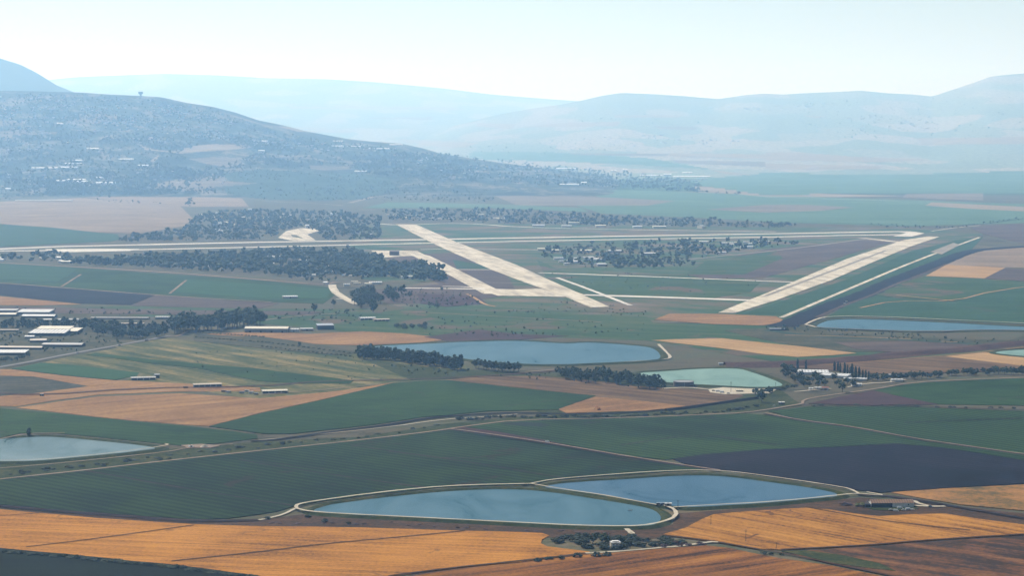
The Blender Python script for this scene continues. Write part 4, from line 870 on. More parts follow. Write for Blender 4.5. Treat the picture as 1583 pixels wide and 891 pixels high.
ht_ = building('pump_hut', 'tiny white-roofed hut at the junction of the pond dikes', 'hut', 1028, 1038, 787, 4, 3, .6, 'gable', GREYW, R_WHITE, 0, None, 1, 0); ht_.location.z = 3.0
for i, (xa, xb) in enumerate(((1015,1021), (1022,1027))):
    k = building('feed_bin', ['dark low feed store left of the pump hut', 'dark blue-grey bin between feed store and pump hut'][i], 'bin', xa, xb, 785.5, 3, 2.2, .4, 'flat', DARKW, R_BLUE); k.location.z = 3.0
for args in [
 ('shed', 'long low brown-roofed shed with a dark tank at its end', 'shed', 201, 240, 588.5, 14, 4, 1.5, 'gable', GREYW, R_GREY, 12, None, 0, 0, True),
 ('shed', 'tan-roofed open shed on the brown strip above the tan field', 'shed', 297, 342, 599, 15, 4, 1.6, 'gable', GREYW, R_TAN, 14, None, 0, 0, True),
 ('shed', 'cream-roofed shed at the right end of the scrap yard', 'shed', 403, 444, 609, 16, 4, 1.6, 'gable', GREYW, R_CREAM, 14, None, 0, 0, True),
 ('barn', 'very long barn with pale cream roof right of the grove', 'barn', 378, 446, 515, 30, 9, 3.5, 'gable', GREYW, R_CREAM, -3, None, 4, 0),
 ('shed', 'light grey workshop joined to the long pale barn', 'shed', 446, 462, 514, 16, 6, 1.5, 'gable', WHITE, R_WHITE, 0, None, 1, 1),
 ('shed', 'low cream lean-to between workshop and blue-roofed hall', 'shed', 463, 484, 512, 18, 4, 1, 'mono', GREYW, R_GREY, 10, None, 1, 0),
 ('barn', 'blue-grey roofed hall with dark open front on tall posts', 'barn', 487, 516, 510, 30, 9, 2, 'mono', DARKW, R_BLUE, 12, None, 0, 0),
 ('shed', 'white-roofed narrow shed on the green meadow', 'shed', 553, 581, 495, 26, 4, 1.5, 'gable', GREYW, R_WHITE, 16, None, 0, 0, True),
 ('shed', 'beige-roofed shed right of the white-roofed meadow shed', 'shed', 575, 602, 497, 22, 3.5, 1.2, 'gable', GREYW, R_TAN, 14, None, 0, 0, True),
 ('barn', 'flat white-roofed barn in the green field by the entrance road', 'barn', 434, 460, 462, 34, 5, 1.5, 'gable', GREYW, R_WHITE, 12, None, 1, 0),
 ('cattle_shed', 'large cattle shed with pale cream roof, uppermost of the stepped pair', 'cattle shed', 56, 110, 514, 30, 7, 2, 'mono', DARKW, R_CREAM, -4, None, 0, 0),
 ('cattle_shed', 'large cattle shed with white sawtooth-striped roof', 'cattle shed', 43, 102, 520, 40, 6, 2.5, 'mono', DARKW, R_LIGHT, -3, None, 0, 0, True),
 ('cattle_shed', 'pale yellow roofed wing at the end of the striped cattle shed', 'cattle shed', 104, 121, 517, 40, 6, 2, 'mono', DARKW, R_CREAM, -3, None, 0, 0),
 ('cattle_shed', 'small pale shed left of the striped cattle shed', 'cattle shed', 37, 52, 524, 18, 4, 1, 'gable', GREYW, R_WHITE, 5, None, 0, 0),
 ('cattle_shed', 'tan-roofed shed below the striped cattle shed', 'cattle shed', 44, 71, 530, 22, 4, 1.5, 'gable', DARKW, R_TAN, 8, None, 0, 0),
 ('cattle_shed', 'long grey-roofed feed shed with a pale ridge', 'cattle shed', 64, 128, 537, 24, 4.5, 1.5, 'gable', DARKW, R_GREY, -4, None, 0, 0, True),
 ('poultry_house', 'long pale tan-roofed poultry house, upper of the lowest pair', 'poultry house', -14, 66, 541, 16, 4, 1.2, 'gable', DARKW, R_TAN, -5, None, 0, 0),
 ('poultry_house', 'broad white-roofed poultry house nearest the farm road', 'poultry house', -14, 38, 550, 30, 5, 1.5, 'mono', DARKW, R_WHITE, 0, None, 0, 0, True),
 ('cattle_shed', 'ridged white-roofed shed behind the slim tree belt', 'cattle shed', 25, 78, 487, 40, 6, 2, 'mono', GREYW, R_LIGHT, -3, None, 0, 0),
 ('cattle_shed', 'white-roofed shed with two bright gables behind the tree belt', 'cattle shed', 33, 85, 492, 24, 4, 2, 'gable', DARKW, R_WHITE, -3, None, 0, 0),
 ('cattle_shed', 'grey-roofed shed topmost at the edge of the brown strip', 'cattle shed', -10, 25, 483, 24, 4, 1, 'mono', GREYW, R_GREY, 0, None, 0, 0),
 ('cattle_shed', 'cream-roofed shed beside the slim trees at the picture edge', 'cattle shed', -10, 24, 490, 26, 5, 1.5, 'gable', DARKW, R_CREAM, 0, None, 0, 0),
 ('cattle_shed', 'long grey-roofed shed right of the white gabled shed', 'cattle shed', 62, 120, 497, 24, 3, 1, 'gable', GREYW, R_GREY, 5, None, 0, 0),
 ('shed', 'narrow grey shed in the brown yard behind the trees', 'shed', 140, 230, 494, 16, 3, 1, 'gable', LEAF_P, R_GREY, -2, None, 0, 0),
 ('shed', 'low pale shed under the narrow grey shed', 'shed', 180, 222, 503, 14, 3, 1, 'gable', DARKW, R_TAN, 0, None, 0, 0),
 ('shed', 'bright white-roofed shed touching the grove', 'shed', 240, 266, 494, 20, 5, 1, 'gable', GREYW, R_WHITE, 0, None, 0, 0),
 ('shed', 'low pale shed among the tracks left of the slim trees', 'shed', 0, 28, 513, 12, 3, 1, 'gable', DARKW, R_TAN, 0, None, 0, 0),
 ('greenhouse', 'white plastic greenhouse nearest the twin cypresses', 'greenhouse', 1230, 1284, 580, 36, 4, 1, 'mono', WHITE, R_WHITE, -6, None, 0, 0),
 ('greenhouse', 'long white greenhouse stepping down beside the cypress row', 'greenhouse', 1268, 1318, 585, 30, 4, 1, 'mono', WHITE, R_WHITE, -22, None, 0, 0),
 ('greenhouse', 'pale greenhouse at the low end of the cypress row', 'greenhouse', 1305, 1342, 589, 16, 3, 1, 'gable', WHITE, R_WHITE, -15, None, 0, 0),
 ('shed', 'dark shed with a bright roof edge in the hedge row', 'shed', 1373, 1402, 584, 14, 4, 1, 'gable', DARKW, R_GREY, -8, None, 0, 0),
 ('shed', 'pale grey shed standing in front of the dark hedge shed', 'shed', 1378, 1396, 591, 10, 3.5, 1, 'gable', WHITE, R_WHITE, 0, None, 0, 0),
 ('house', 'white house with a red roof patch right of the big round tree', 'house', 1317, 1332, 598, 9, 3.5, 1.5, 'gable', WHITE, R_WHITE, 0, None, 1, 2),
 ('house', 'small white cabin left of the fish farm yard', 'house', 1251, 1257, 604, 6, 3, 1, 'gable', WHITE, R_WHITE, 0, None, 1, 0),
 ('house', 'white-roofed cabin in the middle of the fish farm yard', 'house', 1259, 1270, 603.5, 7, 3.5, 1, 'gable', CREAM, R_WHITE, 0, None, 1, 1),
 ('house', 'red-roofed cabin at the end of the fish farm yard', 'house', 1271, 1281, 603.5, 7, 3.2, 1.5, 'gable', WHITE, R_RED, 0, None, 1, 1),
 ('shed', 'white open shelter on the track right of the big dark tree', 'shed', 1204, 1213, 626, 5, 3, .5, 'mono', DARKW, R_WHITE, 5, None, 0, 0),
 ('shed', 'cream-roofed store on the chalk yard under the turquoise pond', 'shed', 1138, 1149, 607, 8, 3, 1, 'gable', CREAM, R_CREAM, 0, None, 0, 0),
 ('shed', 'small shed on the far shore of the turquoise pond', 'shed', 1111, 1118, 565, 8, 3, 1, 'gable', WHITE, R_BLUE, 0, None, 0, 0),
 ('shed', 'dark low shed beside the peach field end', 'shed', 1190, 1215, 512, 14, 4, 1, 'gable', DARKW, R_BLUE, 0, None, 0, 0),
 ('aircraft_shelter', 'brown aircraft shelter on the pale apron', 'hangar', 602, 616, 395.5, 50, 14, 3, 'flat', plain('shelter_brown', (.20,.14,.12)), plain('shelter_top', (.26,.19,.16)), 0, None, 0, 0),
 ('hangar', 'white arched hangar behind the looped apron', 'hangar', 469, 478, 352, 60, 9, 3, 'gable', WHITE, R_WHITE, 10, None, 0, 0),
 ('hangar', 'white hangar between grove and runway end', 'hangar', 565, 577, 366, 40, 8, 3, 'gable', GREYW, R_WHITE, 10, None, 0, 0),
 ('hangar', 'bright white long hangar amid the middle camp trees', 'hangar', 991, 1022, 395, 46, 6, 2, 'gable', GREYW, R_WHITE, 0, None, 0, 0),
 ('hangar', 'bright white hangar at the near edge of the middle camp', 'hangar', 920, 938, 412, 46, 6, 2, 'gable', GREYW, R_WHITE, 10, None, 0, 0),
 ('hangar', 'pale hangar at the camp corner by the taxiway', 'hangar', 831, 847, 388, 46, 6, 2, 'gable', CREAM, R_CREAM, 0, None, 0, 0),
 ('hangar', 'cream hangar right of the corner hangar', 'hangar', 849, 864, 390, 46, 6, 2, 'gable', CREAM, R_CREAM, 0, None, 0, 0),
 ('hangar', 'long cream hangar left of the lone round tree', 'hangar', 893, 917, 390, 46, 5, 2, 'gable', CREAM, R_CREAM, 0, None, 0, 0),
 ('hangar', 'white hangar right below the lone round tree', 'hangar', 939, 962, 391, 60, 6, 2, 'gable', GREYW, R_WHITE, 6, None, 0, 0),
 ('hangar', 'low white hangar on the base road at the town side', 'hangar', 823, 842, 351, 60, 7, 2, 'gable', WHITE, R_WHITE, 0, None, 0, 0),
 ('hangar', 'low white hangar second along the far base road', 'hangar', 868, 884, 352, 60, 7, 2, 'gable', WHITE, R_WHITE, 0, None, 0, 0),
 ('hangar', 'low white hangar third along the far base road', 'hangar', 921, 937, 351.5, 60, 7, 2, 'gable', WHITE, R_CREAM, 0, None, 0, 0),
 ('hangar', 'low white hangar fourth along the far base road', 'hangar', 979, 993, 353, 60, 7, 2, 'gable', WHITE, R_WHITE, 0, None, 0, 0),
 ('hangar', 'longest low white hangar along the far base road', 'hangar', 1010, 1030, 353, 60, 7, 2, 'gable', WHITE, R_CREAM, 0, None, 0, 0),
 ('hangar', 'cream flat building above the far base road hangars', 'hangar', 879, 896, 348, 60, 10, 2, 'flat', CREAM, R_CREAM, 0, None, 0, 0),
 ('hangar', 'white bent-roofed hangar at the far end of the base road', 'hangar', 1079, 1090, 354, 50, 12, 3, 'gable', CREAM, R_WHITE, 20, None, 0, 0),
 ('greenhouse', 'very long thin white shed on the far pink field edge', 'greenhouse', 23, 111, 311, 40, 6, 2, 'gable', WHITE, R_WHITE, 0, None, 0, 0),
 ('shed', 'cream shed in the strip of trees beside the pink road', 'shed', 94, 110, 408, 30, 7, 2, 'gable', CREAM, R_CREAM, 0, None, 0, 0),
]:
    building(*args)
# --- base housing: pale blocks under the trees, each a thing with wall and roof
def hv(w_, d, h, rise, kind, wm, rm):
    v, f = wall_vf(w_, d, h, rise, kind); a = bpy.data.meshes.new('wall_mesh'); a.from_pydata(v, [], f); a.materials.append(wm)
    v, f = roof_vf(w_, d, h, rise, kind); b_ = bpy.data.meshes.new('roof_mesh'); b_.from_pydata(v, [], f); b_.materials.append(rm); return a, b_
HV = [hv(16,10,5,2,'gable',WHITE,R_WHITE), hv(24,10,4,1.5,'gable',CREAM,R_CREAM), hv(12,10,6,2,'gable',WHITE,R_RED), hv(14,12,9,0,'flat',CREAM,R_WHITE), hv(34,14,5,2,'gable',WHITE,R_WHITE), hv(12,9,4,2,'gable',CREAM,R_TAN), hv(16,12,10,0,'flat',WHITE,R_GREY)]
def small_house(p, label, group, cat='house', k=None, sc=1., name='house'):
    m = HV[random.randrange(7) if k is None else k]
    root = empty(name, p, random.uniform(-.5, .5)); root.scale = (sc,)*3
    link(bpy.data.objects.new('wall', m[0]), root); link(bpy.data.objects.new('roof', m[1]), root); return tag(root, label, cat, group)
def house_set(poly, n, label, group, ks, sc=(.9, 1.3), name='house'):
    pp = inpoly(poly, n); h_ = PHv([p[0] for p in pp], [p[1] for p in pp])
    rr, xs = [], []
    for q, px_ in zip(h_, pp):
        if not np.isnan(q[0]): xs.append(px_[0]); rr.append(small_house((q[0], q[1], q[2] + .5), label, group, 'house', random.choice(ks), random.uniform(*sc), name))
    vary(rr, label, xs, None, False)
house_set([(300,350),(310,330),(420,322),(560,330),(590,340),(560,350),(420,345),(340,360)], 26, 'small pale house under the trees beyond the long runway', 'base housing beyond the runway', [0,1,3,5], (1.,1.6))
house_set([(590,332),(760,330),(800,342),(760,345),(640,341)], 26, 'small pale house in the thin trees behind the diagonal runway end', 'housing behind the diagonal runway', [0,1,3,5], (1.,1.6))
house_set([(250,398),(420,392),(560,412),(680,425),(620,434),(520,430),(420,425),(300,408)], 22, 'small white barrack roof in the grove on the near side of the runway', 'barracks in the near grove', [0,1,4], (.9,1.4), 'barrack')
house_set([(420,425),(500,420),(600,428),(640,440),(560,448),(480,438)], 14, 'pale barrack beside the base entrance road', 'barracks by the entrance road', [0,1,4], (.8,1.2), 'barrack')
house_set([(840,402),(920,400),(940,405),(880,412),(850,408)], 12, 'small white hut in the near corner of the middle camp', 'huts in the middle camp corner', [0,4], (1.,1.4), 'barrack')
house_set([(1040,378),(1200,372),(1230,378),(1130,392),(1060,398)], 14, 'pale hut at the thin far end of the middle camp', 'huts at the thin camp end', [0,1,4], (1.,1.5), 'barrack')
house_set([(0,396),(110,396),(110,407),(0,405)], 8, 'white hut in the tree row beside the pink road', 'huts in the tree row', [0,1], (.9,1.2), 'barrack')
# --- town hill
LB = [(48,88,262,60,14,'long white factory with a row of bright roofs, largest on the town slope'),(112,131,249,40,8,'white block above the factory yard'),(100,126,254,40,9,'white long block right of the factory'),(91,119,260,40,9,'white long block lowest right of the factory'),
 (134,152,231,36,9,'bright thin white roof high above the factory'),(183,206,247,36,7,'thin white roof in the wood right of the factory'),(213,229,257,40,9,'white roof at the wood edge right of the factory'),(88,97,192,30,10,'lone bright roof halfway up the town hill'),
 (509,531,227,50,10,'first long white roof on the low shoulder'),(536,557,227.5,50,10,'second long white roof on the low shoulder'),(568,602,231,50,10,'longest white roof on the low shoulder'),(602,622,225,50,10,'highest white roof at the end of the shoulder'),(514,530,219,40,8,'small white roof above the shoulder'),
 (548,569,266,40,9,'bright white roof alone in the wooded slope'),(400,413,219,40,8,'white roof at the edge of the quarry'),(399,409,237,30,26,'tall pale tower block beside the quarry'),(858,893,262,70,14,'big white factory roof beyond the village trees'),(944,953,266,50,16,'white silo building right of the big factory roof'),
 (962,970,264,40,12,'small white block right of the silo building'),(990,1025,272,60,9,'long white roof in the far village line'),(1026,1038,272,60,20,'pale high block between two long roofs'),(1041,1098,274,60,9,'longest white roof in the far village line'),(861,896,286,50,7,'thin white roof at the near edge of the village trees'),(896,907,285,50,18,'cream block at the end of the thin white roof'),
 (1055,1070,268,50,9,'white roof behind the longest village roof'),(145,160,276,40,8,'white roof in the lower town line'),(85,110,281,50,9,'bright long block in the lower town line'),(112,135,282,40,9,'second bright block in the lower town line'),(148,178,284,40,9,'third bright block in the lower town line'),(100,133,279,40,8,'pale terrace roof behind the bright blocks'),(5,16,293,40,8,'lone white roof above the tree patch')]
for xa, xb, y, d, h, lab in LB:
    c = PH((xa+xb)/2, y)
    if c is None: continue
    w_ = (xb-xa)*mpp(c); root = empty('factory' if w_ > 90 else 'long_building', (c.x, c.y + d/2, c.z - .5), random.uniform(-.05, .05)); tag(root, lab, 'factory' if w_ > 90 else 'building')
    v, f = wall_vf(w_, d, h, 4, 'gable'); v = [(x, y_, z - (12 if z < 0 else 0)) for x, y_, z in v]; mesh_obj('wall', v, f, WHITE, root); v, f = roof_vf(w_, d, h, 4, 'gable'); mesh_obj('roof', v, f, R_FARW, root)
house_set([(0,150),(120,152),(220,156),(300,172),(310,215),(200,225),(0,230)], 55, 'tiny pale house among the trees of the town hill', 'houses of the hill town', [2,3,5,6], (1.1,1.9))
house_set([(640,242),(760,252),(860,262),(850,276),(760,276),(650,262)], 28, 'tiny pale house in the village beyond the orchard', 'houses of the village beyond the orchard', [0,2,3,5], (1.,1.6))
rs2 = random.Random(11); SV, SF, SM, off = [], [], [], 0
CL = [(rs2.uniform(0, 330), rs2.uniform(152, 212)) for _ in range(26)] + [(20,190),(60,205),(120,180),(250,165),(255,172),(160,178),(330,190),(345,188),(225,216),(150,232),(60,232)]
CLP = [(rs2.gauss(cx, 15), rs2.gauss(cy_, 2.2)) for cx, cy_ in CL for _ in range(13)]
CLP = [p for p in CLP if p[1] > np.interp(p[0], HILLS[0]['sx'], HILLS[0]['sy']) + 5]
for poly, n in (([(0,150),(130,152),(230,156),(330,178),(430,215),(380,225),(250,228),(0,262)], 230), ([(0,262),(350,262),(350,290),(0,292)], 60), ([(360,216),(520,218),(640,230),(560,236),(400,228)], 60), ([(640,238),(900,262),(1090,276),(1080,290),(900,284),(640,264)], 80), ([(880,212),(1000,208),(1180,220),(1000,222)], 30), ([(1300,180),(1450,178),(1440,200),(1320,196)], 40), ([(1080,166),(1250,158),(1320,162),(1180,172)], 40)):
    pp = CLP if n == 230 else inpoly(poly, n, rs2); h_ = PHv([p[0] for p in pp], [p[1] for p in pp])
    for q in h_:
        if np.isnan(q[0]): continue
        s_ = q[1]/15000; w_, d, h = rs2.uniform(12, 26)*s_, rs2.uniform(10, 14)*s_, rs2.uniform(6, 13)
        v, f = box_vf(-w_/2, w_/2, -d/2, d/2, -8, h); SV.append(np.array(v) + q); SF.append(np.array(f) + off); SM += [rs2.randrange(4)]*6; off += 8
me = np_mesh('distant_houses', np.concatenate(SV), np.concatenate(SF), None, [R_WHITE, plain('pale_roof', (.55,.50,.45)), plain('dull_roof', (.35,.26,.22)), GREYW], np.array(SM))
o = bpy.data.objects.new('distant_houses', me); link(o); o['kind'] = 'stuff'
# bare cut ground on the slope
def drape(name, px, mat, lift=2.5, nx=50, ny=22):
    """patch of ground following the hill"""
    xs = [p[0] for p in px]; ys = [p[1] for p in px]; gx = np.linspace(min(xs), max(xs), nx); gy = np.linspace(min(ys), max(ys), ny)
    GX, GY = np.meshgrid(gx, gy); hp = PHv(GX.ravel(), GY.ravel())
    def inside(x, y):
        c = False
        for i in range(len(px)):
            (x1, y1), (x2, y2) = px[i], px[i-1]
            if (y1 > y) != (y2 > y) and x < (x2-x1)*(y-y1)/(y2-y1) + x1: c = not c
        return c
    Fs = []
    for j in range(ny-1):
        for i in range(nx-1):
            ids = [j*nx+i, j*nx+i+1, (j+1)*nx+i+1, (j+1)*nx+i]
            if inside((gx[i]+gx[i+1])/2, (gy[j]+gy[j+1])/2) and not np.isnan(hp[ids]).any() and np.ptp(hp[ids][:, 1]) < 4000: Fs.append(ids)
    if not Fs: return
    hp = np.nan_to_num(hp); hp[:, 2] += lift; o = mesh_obj(name, hp, Fs, mat, kind='structure')
    if o.data.polygons[0].normal.z < 0: o.data.flip_normals()
drape('bare_ground', [(212,222),(240,232),(270,234),(300,226),(330,223),(385,224),(388,229),(345,233),(300,236),(280,238),(225,232)], FT)
drape('bare_ground', [(290,246),(330,243),(368,247),(380,254),(350,259),(320,254)], FM)
drape('bare_ground', [(232,249),(245,240),(247,243),(237,252)], FT)
drape('bare_ground', [(240,288),(310,274),(345,272),(355,281),(400,284),(330,290),(290,298)], FM)
drape('bare_ground', [(395,241),(482,240),(482,243),(400,244.5)], FM)
drape('orchard_ground', [(345,268),(400,262),(560,270),(600,276),(615,292),(560,308),(500,311),(400,308),(350,300)], FB, 2, 90, 30)
drape('stubble_field', [(478,256),(540,258),(545,262),(500,264),(480,261)], FM)
drape('crop_field', [(230,284),(330,272),(338,278),(300,288),(240,292)], FM)
drape('bare_ground', [(0,188),(40,186),(42,192),(0,194)], FM); drape('bare_ground', [(0,203),(60,203),(95,205),(50,209),(0,208)], FM); drape('bare_ground', [(120,178),(160,176),(190,182),(150,192),(128,190)], FM)

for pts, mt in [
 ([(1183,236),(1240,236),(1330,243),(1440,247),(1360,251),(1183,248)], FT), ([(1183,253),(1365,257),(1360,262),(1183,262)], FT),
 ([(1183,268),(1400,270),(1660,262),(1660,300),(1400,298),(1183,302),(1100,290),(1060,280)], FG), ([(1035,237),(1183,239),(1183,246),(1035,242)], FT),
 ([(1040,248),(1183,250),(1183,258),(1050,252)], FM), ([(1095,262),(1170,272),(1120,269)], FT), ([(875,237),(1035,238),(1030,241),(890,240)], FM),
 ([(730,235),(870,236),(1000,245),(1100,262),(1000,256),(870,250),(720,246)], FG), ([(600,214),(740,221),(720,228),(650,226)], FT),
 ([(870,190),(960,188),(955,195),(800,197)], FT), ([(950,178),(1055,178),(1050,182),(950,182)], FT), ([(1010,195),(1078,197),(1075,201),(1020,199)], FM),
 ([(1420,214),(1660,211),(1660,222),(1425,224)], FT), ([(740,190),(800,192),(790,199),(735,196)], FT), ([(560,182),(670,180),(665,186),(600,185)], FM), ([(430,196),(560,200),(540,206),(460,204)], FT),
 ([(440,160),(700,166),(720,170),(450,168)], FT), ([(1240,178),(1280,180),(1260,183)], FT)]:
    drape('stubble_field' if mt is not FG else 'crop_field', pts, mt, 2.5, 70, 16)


# ================================================================ SMALL THINGS
WOOD = plain('pole_wood', (.08,.06,.05)); STEEL = plain('steel', (.30,.31,.32), .5); TYRE = plain('rubber', (.02,.02,.02)); PAINTW = plain('white_paint', (.8,.8,.78), .35, .05, spec=.5); PAINTD = plain('dark_paint', (.05,.05,.07), .35, spec=.5); ORANGE = plain('orange_paint', (.55,.16,.04), .4); PAINTB = plain('blue_paint', (.06,.12,.3), .4)
def cyl_vf(r0, r1, z0, z1, k=10, c=(0, 0), cap=True):
    v = [(c[0]+r*math.cos(6.2832*i/k), c[1]+r*math.sin(6.2832*i/k), z) for r, z in ((r0, z0), (r1, z1)) for i in range(k)]
    f = [(i, (i+1) % k, k+(i+1) % k, k+i) for i in range(k)]
    if cap: f += [tuple(range(k))[::-1], tuple(range(k, 2*k))]
    return v, f
def utility_pole(x, y, h, label, z=.6, arms=2, rot=0.):
    root = empty('utility_pole', P(x, y, z), rot); tag(root, label, 'utility pole')
    v, f = cyl_vf(.30, .18, 0, h, 8); mesh_obj('pole', v, f, WOOD, root)
    for i in range(arms):
        zz = h - .8 - i*1.6; a = box('crossarm', (-1.5, 1.5, .2, .45, zz, zz+.25), WOOD, root)
        for s in (-1.3, 1.3):
            v, f = cyl_vf(.13, .1, zz+.25, zz+.7, 6, (s, .32)); mesh_obj('insulator', v, f, STEEL, a)
    box('base_plate', (-.6, .6, -.6, .6, -.4, .3), GREYW, root); return root
utility_pole(1153, 838, 13, 'wooden utility pole standing in the striped stubble field', 1.0)
utility_pole(1048, 787, 10, 'utility pole beside the pump hut on the dike', 3.0)
utility_pole(1130, 607, 18, 'tall utility pole before the turquoise pond')
utility_pole(1199, 603, 13, 'shorter utility pole at the corner of the turquoise pond')
utility_pole(1099, 812, 10, 'slim utility pole on the bank below the second pond', 1.0, 1); utility_pole(974, 850, 11, 'slim pole in the yard beside the white house', .6, 1)
utility_pole(1199, 853, 9, 'leaning thin pole where gold, rust and brown fields meet', 1., 1).rotation_euler = (0, .15, 0)
def car(p, rz, label, mat, cat='car', L=4.5, van=False):
    root = empty('van' if van else 'parked_car', p, rz); tag(root, label, cat); h = 1.3 if van else .85
    v = [(-L/2,-.9,.35),(L/2,-.9,.35),(L/2,.9,.35),(-L/2,.9,.35),(-L/2,-.88,h),(L/2,-.85,h-.12),(L/2,.85,h-.12),(-L/2,.88,h)]; mesh_obj('body', v, box_vf(0,1,0,1,0,1)[1], mat, root)
    a, b2 = (-L*.48, L*.30) if van else (-L*.38, L*.22); t = 2.2 if van else 1.45
    v = [(a,-.85,h-.02),(b2+.5,-.83,h-.05),(b2+.5,.83,h-.05),(a,.85,h-.02),(a+.15,-.72,t),(b2-.1,-.72,t),(b2-.1,.72,t),(a+.15,.72,t)]; mesh_obj('cabin', v, box_vf(0,1,0,1,0,1)[1], mat if van else GLASS, root)
    if van: box('windscreen', (b2+.12, b2+.35, -.7, .7, h+.1, t-.2), GLASS, root)
    else: box('roof_panel', (a+.2, b2-.15, -.7, .7, t, t+.06), mat, root)
    for sx in (-L*.3, L*.3):
        for sy in (-.9, .9):
            k = 10; v = [(sx+.33*math.cos(6.2832*i/k), sy+yy, .33+.33*math.sin(6.2832*i/k)) for yy in (-.12, .12) for i in range(k)]
            mesh_obj('wheel', v, [(i, (i+1) % k, k+(i+1) % k, k+i) for i in range(k)] + [tuple(range(k))[::-1], tuple(range(k, 2*k))], TYRE, root)
    return root
for x, y, rz, m_, lab, van in [(1377,789,.1,PAINTW,'white car parked first along the barn front',False),(1385,791,-.6,PAINTW,'white pickup parked askew before the barn',True),(1391,786.5,.2,PAINTW,'white van close against the white barn wall',True),(1397,789.5,0,PAINTW,'white car parked second along the barn front',False),(1404,788.5,.3,PAINTW,'white van at the corner of the barn',True),(1411,789,.1,PAINTW,'white car last along the barn front',False),(1438,784,.2,PAINTD,'dark car parked on the chalk track beyond the barn',False),
    (965,851,.4,PAINTD,'dark car beside the white house',False),(1110,606,0,PAINTW,'white box van on the chalk yard by the round tank',True),(1116,607.5,.2,PAINTW,'white van behind the box van on the chalk yard',True),(1126,609,.4,PAINTW,'small white car last in the chalk yard row',False),(1103,605,.4,PAINTD,'dark car nearest the round tank',False),
    (227,527.5,.5,PAINTD,'dark truck driving on the farm road near the grove',True),(185,534.5,.5,PAINTD,'dark car driving in the middle of the farm road',False),(120,546,.5,PAINTW,'white car driving on the farm road by the bright field',False),(846,684,-.2,PAINTW,'white pickup on the diagonal dirt road',True),(1197,628,.3,PAINTW,'white car beside the track near the open shelter',False),(1306,470.5,.7,PAINTW,'white truck on the stream bank',True),(1309,467,.7,PAINTW,'second white truck on the stream bank, the farther one',True)]:
    c = car(P(x, y, 1.3), rz, lab, m_, 'van' if van else 'car', 6.5 if van else 4.5, van)
    if y < 610: c.scale = (1.3, 1.3, 1.3)
# excavator at the ditch
ex = empty('excavator', P(926, 634, 1.2), .3); tag(ex, 'orange excavator with raised arm at work beside the ditch', 'excavator')
for s in (-1.3, 1.3): box('track', (-2.3, 2.3, s-.35, s+.35, 0, 1), TYRE, ex)
box('chassis', (-1.8, 2, -1.4, 1.4, 1.05, 2.2), ORANGE, ex); cb = box('cab', (-.2, 1.5, -1.35, -.1, 2.2, 3.6), ORANGE, ex); box('cab_window', (.0, 1.3, -1.42, -1.3, 2.6, 3.4), GLASS, cb)
def beam(name, a, b_, r, mat, parent):
    a, b_ = Vector(a), Vector(b_); t = (b_-a).normalized(); u = Vector((0,1,0)); v_ = t.cross(u); V = [c + u*i*r + v_*j*r for c in (a, b_) for i, j in ((-1,-1),(1,-1),(1,1),(-1,1))]
    return mesh_obj(name, V, [(0,3,2,1),(4,5,6,7),(0,1,5,4),(1,2,6,5),(2,3,7,6),(3,0,4,7)], mat, parent)
beam('boom', (-1,.4,2), (-4.4,.4,6.4), .35, ORANGE, ex); beam('stick', (-4.2,.4,6.3), (-7.4,.4,3.0), .28, ORANGE, ex)
mesh_obj('bucket', [(-8,-.2,1.6),(-6.9,-.2,1.6),(-6.9,1,1.6),(-8,1,1.6),(-7.9,-.2,3),(-7.2,-.2,3),(-7.2,1,3),(-7.9,1,3)], box_vf(0,1,0,1,0,1)[1], STEEL, ex)
# boat
bt = empty('rowing_boat', P(974, 790, 1.55), .1); tag(bt, 'small pale rowing boat on the blue pond', 'boat')
v = [(-2.2,0,.0),(-1.6,-.7,0),(1.7,-.7,0),(2.0,0,0),(1.7,.7,0),(-1.6,.7,0),(-2.9,0,.75),(-1.8,-1,.65),(2.1,-1,.65),(2.3,0,.65),(2.1,1,.65),(-1.8,1,.65)]
mesh_obj('hull', v, [(5,4,3,2,1,0)] + [(i, (i+1) % 6, 6+(i+1) % 6, 6+i) for i in range(6)], PAINTW, bt); box('thwart', (-.2, .3, -.9, .9, .45, .52), WOOD, bt); box('outboard_motor', (2.2, 2.6, -.2, .2, .2, 1.2), PAINTD, bt)
# round tank
tk = empty('storage_tank', P(1058, 599, .5)); tag(tk, 'wide round grey-brown storage tank at the pond corner', 'tank'); tk.location.y += 17
v, f = cyl_vf(18, 18, -.3, 8.5, 48, cap=False); mesh_obj('wall', v, f, plain('tank_wall', (.16,.13,.12), .8, .15, .3), tk); v, f = cyl_vf(17.9, .3, 8.3, 8.7, 48, cap=False); mesh_obj('cover', v, f, GREYW, tk)
v, f = cyl_vf(18.2, 18.2, 8.5, 8.8, 48, cap=False); mesh_obj('rim', v, f, STEEL, tk); box('ladder', (-.4, .4, -18.3, -18.02, 0, 9.4), STEEL, tk)
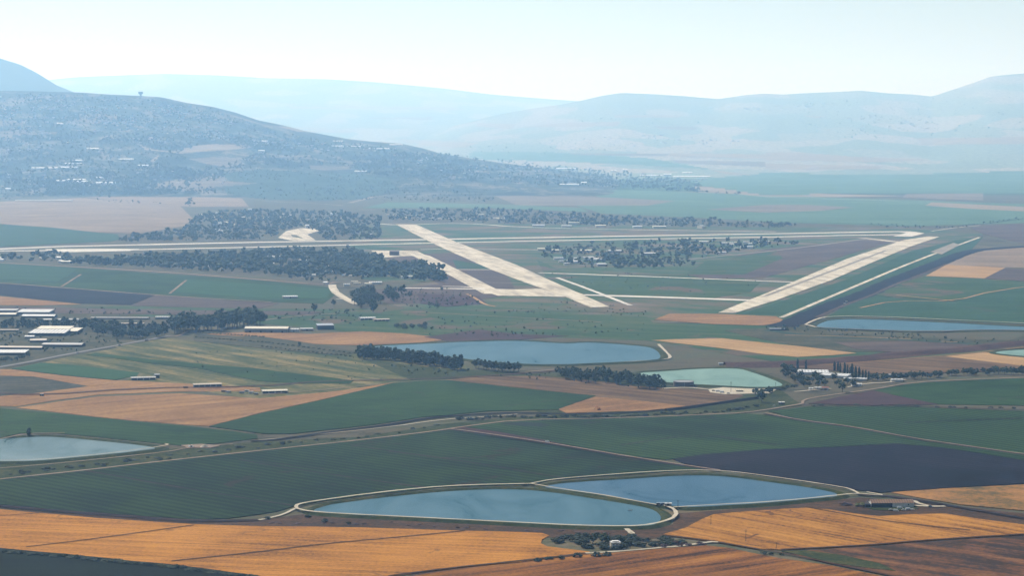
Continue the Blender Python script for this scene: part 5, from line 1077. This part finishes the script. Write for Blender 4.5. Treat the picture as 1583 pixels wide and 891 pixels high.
# water tower on the town ridge
c = PH(217.5, 151); wt = empty('water_tower', (c.x, c.y, c.z - 1)); tag(wt, 'round water tower on a column at the crest of the town hill', 'water tower')
v, f = cyl_vf(5.5, 5.0, 0, 26, 16); mesh_obj('column', v, f, plain('tower_concrete', (.2,.2,.2)), wt); wt.scale = (1.9, 1.9, 1.6); v, f = cyl_vf(8, 14, 24, 29, 20); mesh_obj('bowl', v, f, plain('tower_bowl', (.2,.2,.2)), wt); v, f = cyl_vf(14, 13, 29.003, 42, 20); mesh_obj('tank', v, f, plain('tower_tank', (.16,.17,.18)), wt)
# gravel heap, sluice
hp_ = empty('gravel_heap', P(316, 692, .9)); tag(hp_, 'pale sand heap beside the sluice of the grey pond', 'heap'); rng = np.random.default_rng(4)
rings = [(7,0),(5.5,1.1),(3.5,2.6),(1.4,3.9)]; v = [(r*math.cos(.524*i)*rng.uniform(.85,1.15), r*math.sin(.524*i)*rng.uniform(.8,1), z) for r, z in rings for i in range(12)] + [(0,0,4.3)]
mesh_obj('heap', v, [(k*12+i, k*12+(i+1) % 12, (k+1)*12+(i+1) % 12, (k+1)*12+i) for k in range(3) for i in range(12)] + [(36+i, 36+(i+1) % 12, 48) for i in range(12)], CHALK, hp_)
sl = empty('sluice', P(295, 692, .9), .5); tag(sl, 'white twin-walled concrete sluice left of the sand heap', 'sluice')
for s in (-2.2, 2.2): box('side_wall', (s-.5, s+.5, -4, 4, 0, 2.6), WHITE, sl)
box('gate', (-1.7, 1.7, -.2, .2, 0, 2.2), DARKW, sl)
# scrap yard and field boxes
for x, y, lab, m_ in [(342,607,'first rusty container in the scrap yard',R_BROWN),(350,608,'grey container in the scrap yard',R_GREY),(378,606.5,'white container in the scrap yard middle',R_WHITE),(384,609,'pale container touching the white one',R_WHITE),(392,611,'container near the cream-roofed shed',R_GREY),(370,609,'dark container in the scrap yard',R_BLUE),(283,601,'lone crate left of the tan-roofed shed',R_BROWN)]:
    k = building('container', lab, 'container', x, x+7, y, 3, 2.6, 0, 'flat', m_, m_, random.uniform(-15, 15))
k = building('field_hut', 'dark square field hut alone on the tan track', 'hut', 61.5, 67, 613, 4, 3.2, .5, 'gable', DARKW, R_BROWN, 0, None, 1, 0)
k = building('water_tank_stand', 'dark domed tank stand at the end of the long low shed', 'tank', 239, 246, 585.5, 5, 6, 1.5, 'gable', DARKW, R_BLUE)
